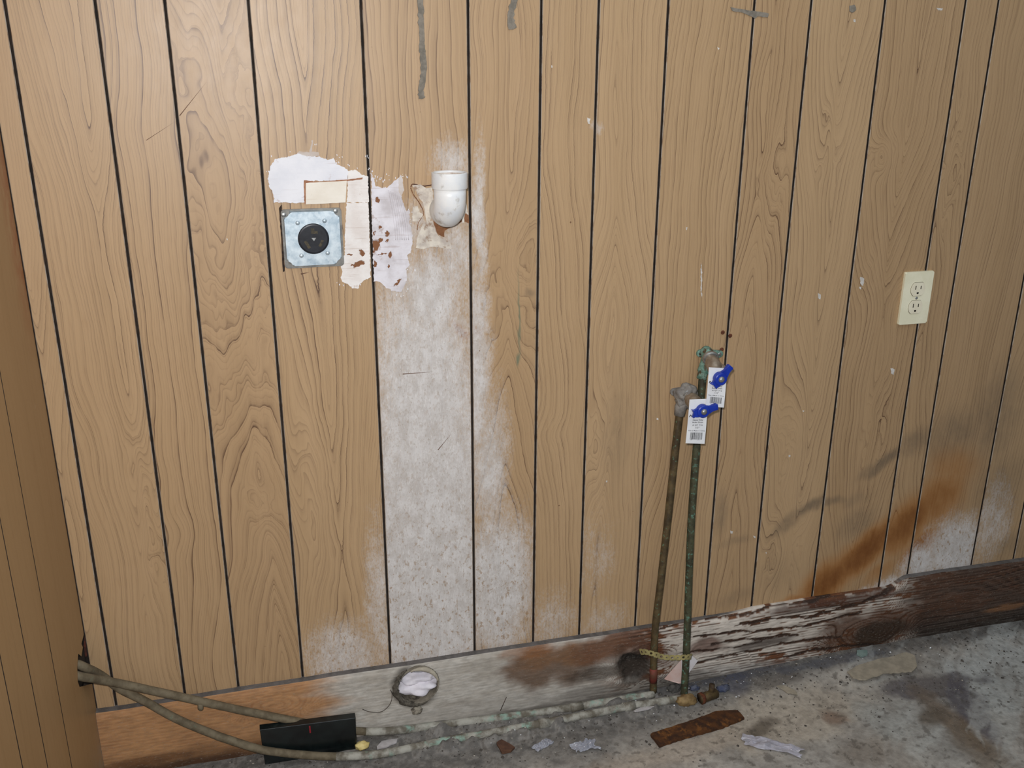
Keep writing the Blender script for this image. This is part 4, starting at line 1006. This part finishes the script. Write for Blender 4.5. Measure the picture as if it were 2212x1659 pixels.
tag(b_s, 'grey adhesive smear across the groove at the top right', 'adhesive', 'dried adhesive on the planks')
c_s = extrude('adhesive_dab', [at(*q, WALL-.0001) for q in rough_outline([(1834, 12), (1846, 10), (1849, 22), (1842, 28), (1834, 24)], .8, 4, 5)], (0, -.0012, 0), glue, .0003)
tag(c_s, 'small square grey adhesive dab on the wider plank at top right', 'adhesive', 'dried adhesive on the planks')

rustn = dirty('rusty_nail', (112, 66, 42), (82, 44, 28), 200, .8, .2)
for (x, y, lab) in ((1561, 718, 'left rusty nail head of the pair above the upper valve'), (1577, 725, 'right rusty nail head of the pair above the upper valve'), (1558.5, 755, 'lone rusty nail head just above the teal wall elbow')):
    q = at(x, y); o = lathe('nail_head', [(0, .0028), (.0030, .0024), (.0044, .0008), (.0042, 0)], (q.x, WALL-.0001, q.z), (0, -1, 0), rustn, 16); tag(o, lab, 'nail', 'rusty nail heads')
scr = dirty('scratch_brown', (112, 84, 66), (96, 70, 54), 90, .8)
for (x0, y0, x1, y1, w_) in ((388, 250, 447, 176, 1.0), (316, 303, 376, 264, .7), (650, 592, 668, 588, 1.6), (870, 808, 935, 803, 1.0), (946, 972, 974, 938, .8), (1604, 26, 1618, 29, 1.)):
    d_ = Vector((y1-y0, x0-x1)).normalized()*w_
    extrude('scratch', [at(x0+d_.x, y0+d_.y), at(x1, y1), at(x0-d_.x, y0-d_.y)], (0, -.0003, 0), scr, parent=wall_back)
fleck = dirty('paint_fleck', (214, 210, 204), (192, 186, 178), 100, .7)
bm = bmesh.new(); r = random.Random(3)
for (x, y, w, h) in ((1770, 640, 6, 14), (1862, 608, 9, 20), (1858, 622, 5, 6), (1928, 802, 8, 14), (1483, 494, 3, 7), (1192, 144, 3, 5), (1736, 888, 4, 4), (1846, 45, 5, 8), (2030, 20, 14, 6), (880, 1160, 3, 3), (1310, 1040, 4, 4),
                     (1580, 1150, 7, 6), (1630, 1160, 5, 5), (1420, 905, 4, 5), (1450, 1090, 4, 6), (1552, 105, 4, 4), (490, 517, 4, 4), (1272, 262, 6, 14), (1705, 985, 4, 6), (1655, 1195, 3, 3), (1515, 605, 3, 78)):
    p_ = rough_outline([(x-w/2, y-h/2), (x+w/2, y-h/3), (x+w/3, y+h/2), (x-w/3, y+h/3)], 1, 3, int(x))
    vs = [bm.verts.new(at(*q, WALL-.0004)) for q in p_]; vb = [bm.verts.new(at(*q, WALL)) for q in p_]
    bm.faces.new(vs)
    for i in range(len(vs)): bm.faces.new((vs[i], vs[(i+1) % len(vs)], vb[(i+1) % len(vs)], vb[i]))
o = bmo('paint_flecks', bm, fleck, wall_back); o['kind'] = 'stuff'; o['label'] = 'small white paint flecks scattered over the planks'

# ---------------------------------------------------------------- things on the floor
rusty = dirty('rusty_iron', (88, 54, 26), (58, 36, 22), 55, .9, .1, 1., .002, c3=(116, 74, 34), sc3=40, lo3=.52, hi3=.64)
def on_floor(px, py, dz=0.):
    p = fl(px, py, 0); z = fz(p.x, p.y); p = fl(px, py, z); return Vector((p.x, p.y, fz(p.x, p.y)+dz))
def flat(nm, pxs, th, mt, label, cat, amp=1., step=8, seed=0, bev=.0008, dz=-.0005, group=None):
    z = max(on_floor(*q).z for q in pxs)-.0006
    o = extrude(nm, [fl(*q, z) for q in rough_outline(pxs, amp, step, seed)], (0, 0, th), mt, bev, 2)
    if label: tag(o, label, cat, group)
    return o
flat('iron_bar', [Z3(480, 1425), Z3(900, 1290), Z3(1130, 1200), Z3(1250, 1190), Z3(1350, 1190), Z3(1415, 1268), Z3(1180, 1365), Z3(900, 1440), Z3(570, 1545)], .006, rusty, 'rusty flat iron bar lying on the floor below the pipes', 'bar', .9, 6, 2)
def Z8(x, y): return (950+x*.339, 1380+y*.339)
def Z6(x, y): return (1600+x*.30677, 1150+y*.30677)
def Z9(x, y): return (1560+x*.29476, 1380+y*.29476)
flake = dirty('pale_flake', (166, 156, 138), (146, 138, 122), 50, .8)
flat('cement_flake', [Z6(750, 985), Z6(830, 940), Z6(960, 900), Z6(1060, 880), Z6(1160, 850), Z6(1225, 870), Z6(1240, 950), Z6(1200, 985), Z6(1000, 1000), Z6(880, 1045), Z6(790, 1030)], .0028, flake, 'broad pale cement flake lying before the dark right-hand board', 'flake', 1, 6, 3)
flat('leaf_chip', [Z9(400, 350), (1560+455*.29476, 1380+345*.29476), Z9(540, 385), Z9(550, 410), Z9(480, 400)], .002, flake, 'small buff leaf-shaped chip on the grimy floor right of the iron bar', 'chip', .6, 5, 4)
aqua = dirty('aqua_chip', (134, 152, 146), (118, 138, 132), 60, .5)
flat('plastic_chip', [Z9(985, 95), Z9(1060, 95), Z9(1062, 125), Z9(1020, 138), Z9(985, 118)], .006, aqua, 'rounded pale aqua chip against the bottom board at right', 'chip', .5, 5, 5)
flat('wood_chip', [Z8(360, 670), Z8(395, 650), Z8(480, 700), Z8(450, 725), Z8(395, 735)], .005, dirty('brown_chip', (100, 70, 52), (78, 54, 42), 60, .9), 'dark brown wood chip on the floor near the bottom edge', 'chip', .7, 5, 6)
white_chip = dirty('white_chip', (188, 184, 184), (164, 160, 158), 60, .7)
def Z4(x, y): return (500+x*.22604, 1380+y*.22604)
flat('paint_chip', [Z4(1390, 1040), Z4(1440, 985), Z4(1590, 960), Z4(1575, 1000), Z4(1480, 1040), Z4(1395, 1062)], .003, white_chip, 'long pale paint chip right of the yellow lump', 'chip', .8, 5, 7)
flat('paint_chip', [Z8(1235, 460), Z8(1290, 438), Z8(1370, 432), Z8(1330, 452), Z8(1245, 468)], .002, white_chip, 'thin white paint chip beside the pipe left of the risers', 'chip', .6, 5, 8)
# crumpled clear plastic
film = NT('clear_film'); film.bump(film.noise(film.pos(), 140, 3, .6), .6, .002)
film = film.done(lin((170, 172, 182)), .15, 0, .6, Alpha=.75)
def crumple(nm, cpx, size, hgt, seed, label, cat, mt, ang=0, n=13):
    c = on_floor(*cpx); r = random.Random(seed); v = []; f = []
    from mathutils import noise as mn
    for j in range(n):
        for i in range(n):
            u, w_ = i/(n-1)*2-1, j/(n-1)*2-1; rr = max(abs(u), abs(w_))
            k = 1-.35*mn.noise(Vector((u*1.5+seed, w_*1.5, 1)))
            h_ = abs(mn.noise(Vector((u*2.2, w_*2.2, seed))))*hgt*2.2*(1-.6*rr)+abs(mn.noise(Vector((u*5, w_*5, seed+3))))*hgt*.7
            x, y = u*size[0]*k, w_*size[1]*k; ca, sa = math.cos(ang), math.sin(ang)
            X, Y = c.x+x*ca-y*sa, c.y+x*sa+y*ca
            v.append((X, Y, fz(X, Y)+.0008+h_))
    for j in range(n-1):
        for i in range(n-1): a = j*n+i; f.append((a, a+1, a+n+1, a+n))
    o = mesh(nm, v, f, mt); md = o.modifiers.new('thick', 'SOLIDIFY'); md.thickness = .0004
    tag(o, label, cat); return o
crumple('plastic_film', (1262, 1614), (.026, .014), .012, 4, 'crumpled clear plastic film near the bottom edge below the floor pipe', 'plastic', film)
crumple('plastic_film', (1172, 1611), (.022, .010), .006, 9, 'thin curled clear plastic shred left of the crumpled film', 'plastic', film, .4)
wrap = dirty('grey_wrapper', (172, 170, 180), (146, 144, 150), 50, .35, 0, .3, .001)
crumple('wrapper_strip', (1665, 1612), (.062, .017), .010, 6, 'crinkled lilac-grey wrapper strip on the floor at lower right', 'wrapper', wrap, -.62)
yel = dirty('yellow_foam', (222, 204, 140), (204, 182, 116), 60, .7)
o = lump('foam_lump', on_floor(783, 1618, .010), (.015, .010, .009), yel, .2, 2.0, 3, 1); tag(o, 'small yellow foam lump right of the black case', 'foam')
brassr = dirty('brass_rust', (92, 76, 48), (62, 46, 34), 70, .7, .3, .6, .001, c3=(128, 104, 52), sc3=50)
fit = empty('old_fitting', tuple(on_floor(1535, 1512)))
q = on_floor(1528, 1513, .010)
f1 = tube('fitting_body', [q+Vector((-.020, -.003, 0)), q+Vector((.024, .006, 0))], .0105, brassr, 18, .08); f2 = tube('fitting_stem', [q+Vector((.010, .004, 0)), q+Vector((.012, .006, .026))], .0062, brassr, 14, .08)
f3 = tube('fitting_collar', [q+Vector((-.019, -.003, 0)), q+Vector((-.012, -.0015, 0))], .0125, rustn, 18, .08)
adopt(fit, f1, f2, f3); tag(fit, 'rusty old brass fitting on the floor right of the pipe elbow', 'fitting')
bluep = dirty('blue_dirt', (62, 70, 96), (92, 94, 104), 80, .7, 0, .6, .001)
for i, (x, y, s_, lab) in enumerate(((1562, 1490, .011, 'dull blue dirt lump behind the old fitting'), (1456, 1490, .013, 'dark dirt lump between the two risers'), (1500, 1489, .009, 'blue-grey dirt lump just right of the right riser'))):
    o = lump('dirt_lump', on_floor(x, y, s_*.3), (s_*1.3, s_*.8, s_*.8), bluep if i != 1 else dirty('dark_dirt', (66, 64, 62), (92, 90, 86), 90, .9, 0, 1., .002), .35, 2.4, 3, i+2); tag(o, lab, 'dirt')
# grit: far too many grains to count
def grit(nm, n, mt, region, smin, smax, seed, label):
    r = random.Random(seed); v = []; f = []
    while n:
        x, y = r.uniform(*region[0]), region[1][1]-abs(r.gauss(0, (region[1][1]-region[1][0])/2.2))
        if y < region[1][0]: continue
        s_ = r.uniform(smin, smax)*(1 if r.random() < .85 else 1.9); z = fz(x, y)+s_*.2; b = len(v)
        for d_ in ((1, 0, 0), (-1, 0, 0), (0, 1, 0), (0, -1, 0), (0, 0, .8), (0, 0, -.8)):
            v.append((x+d_[0]*s_*r.uniform(.6, 1.4), y+d_[1]*s_*r.uniform(.6, 1.4), z+d_[2]*s_*r.uniform(.5, 1.1)))
        f += [(b, b+2, b+4), (b+2, b+1, b+4), (b+1, b+3, b+4), (b+3, b, b+4), (b+2, b, b+5), (b+1, b+2, b+5), (b+3, b+1, b+5), (b, b+3, b+5)]
        n -= 1
    o = mesh(nm, v, f, mt); tag(o, label, 'grit', kind='stuff'); return o
grit('dark_grit', 1300, dirty('grit_dark', (82, 76, 70), (58, 54, 50), 200, .9), ((-.2, 1.9), (1.40, 1.664)), .0007, .0022, 1, 'dark grit and crumbs along the foot of the wall')
grit('pale_grit', 330, dirty('grit_pale', (150, 144, 132), (182, 176, 164), 200, .9), ((-.2, 1.7), (1.42, 1.664)), .0005, .0016, 2, 'pale plaster crumbs along the foot of the wall')
grit('glass_grit', 60, dirty('grit_glass', (236, 238, 242), (222, 226, 232), 200, .08, 0, 0, spec=1.), ((.3, 1.5), (1.48, 1.655)), .0008, .0018, 3, 'bright glassy specks on the floor before the wall')
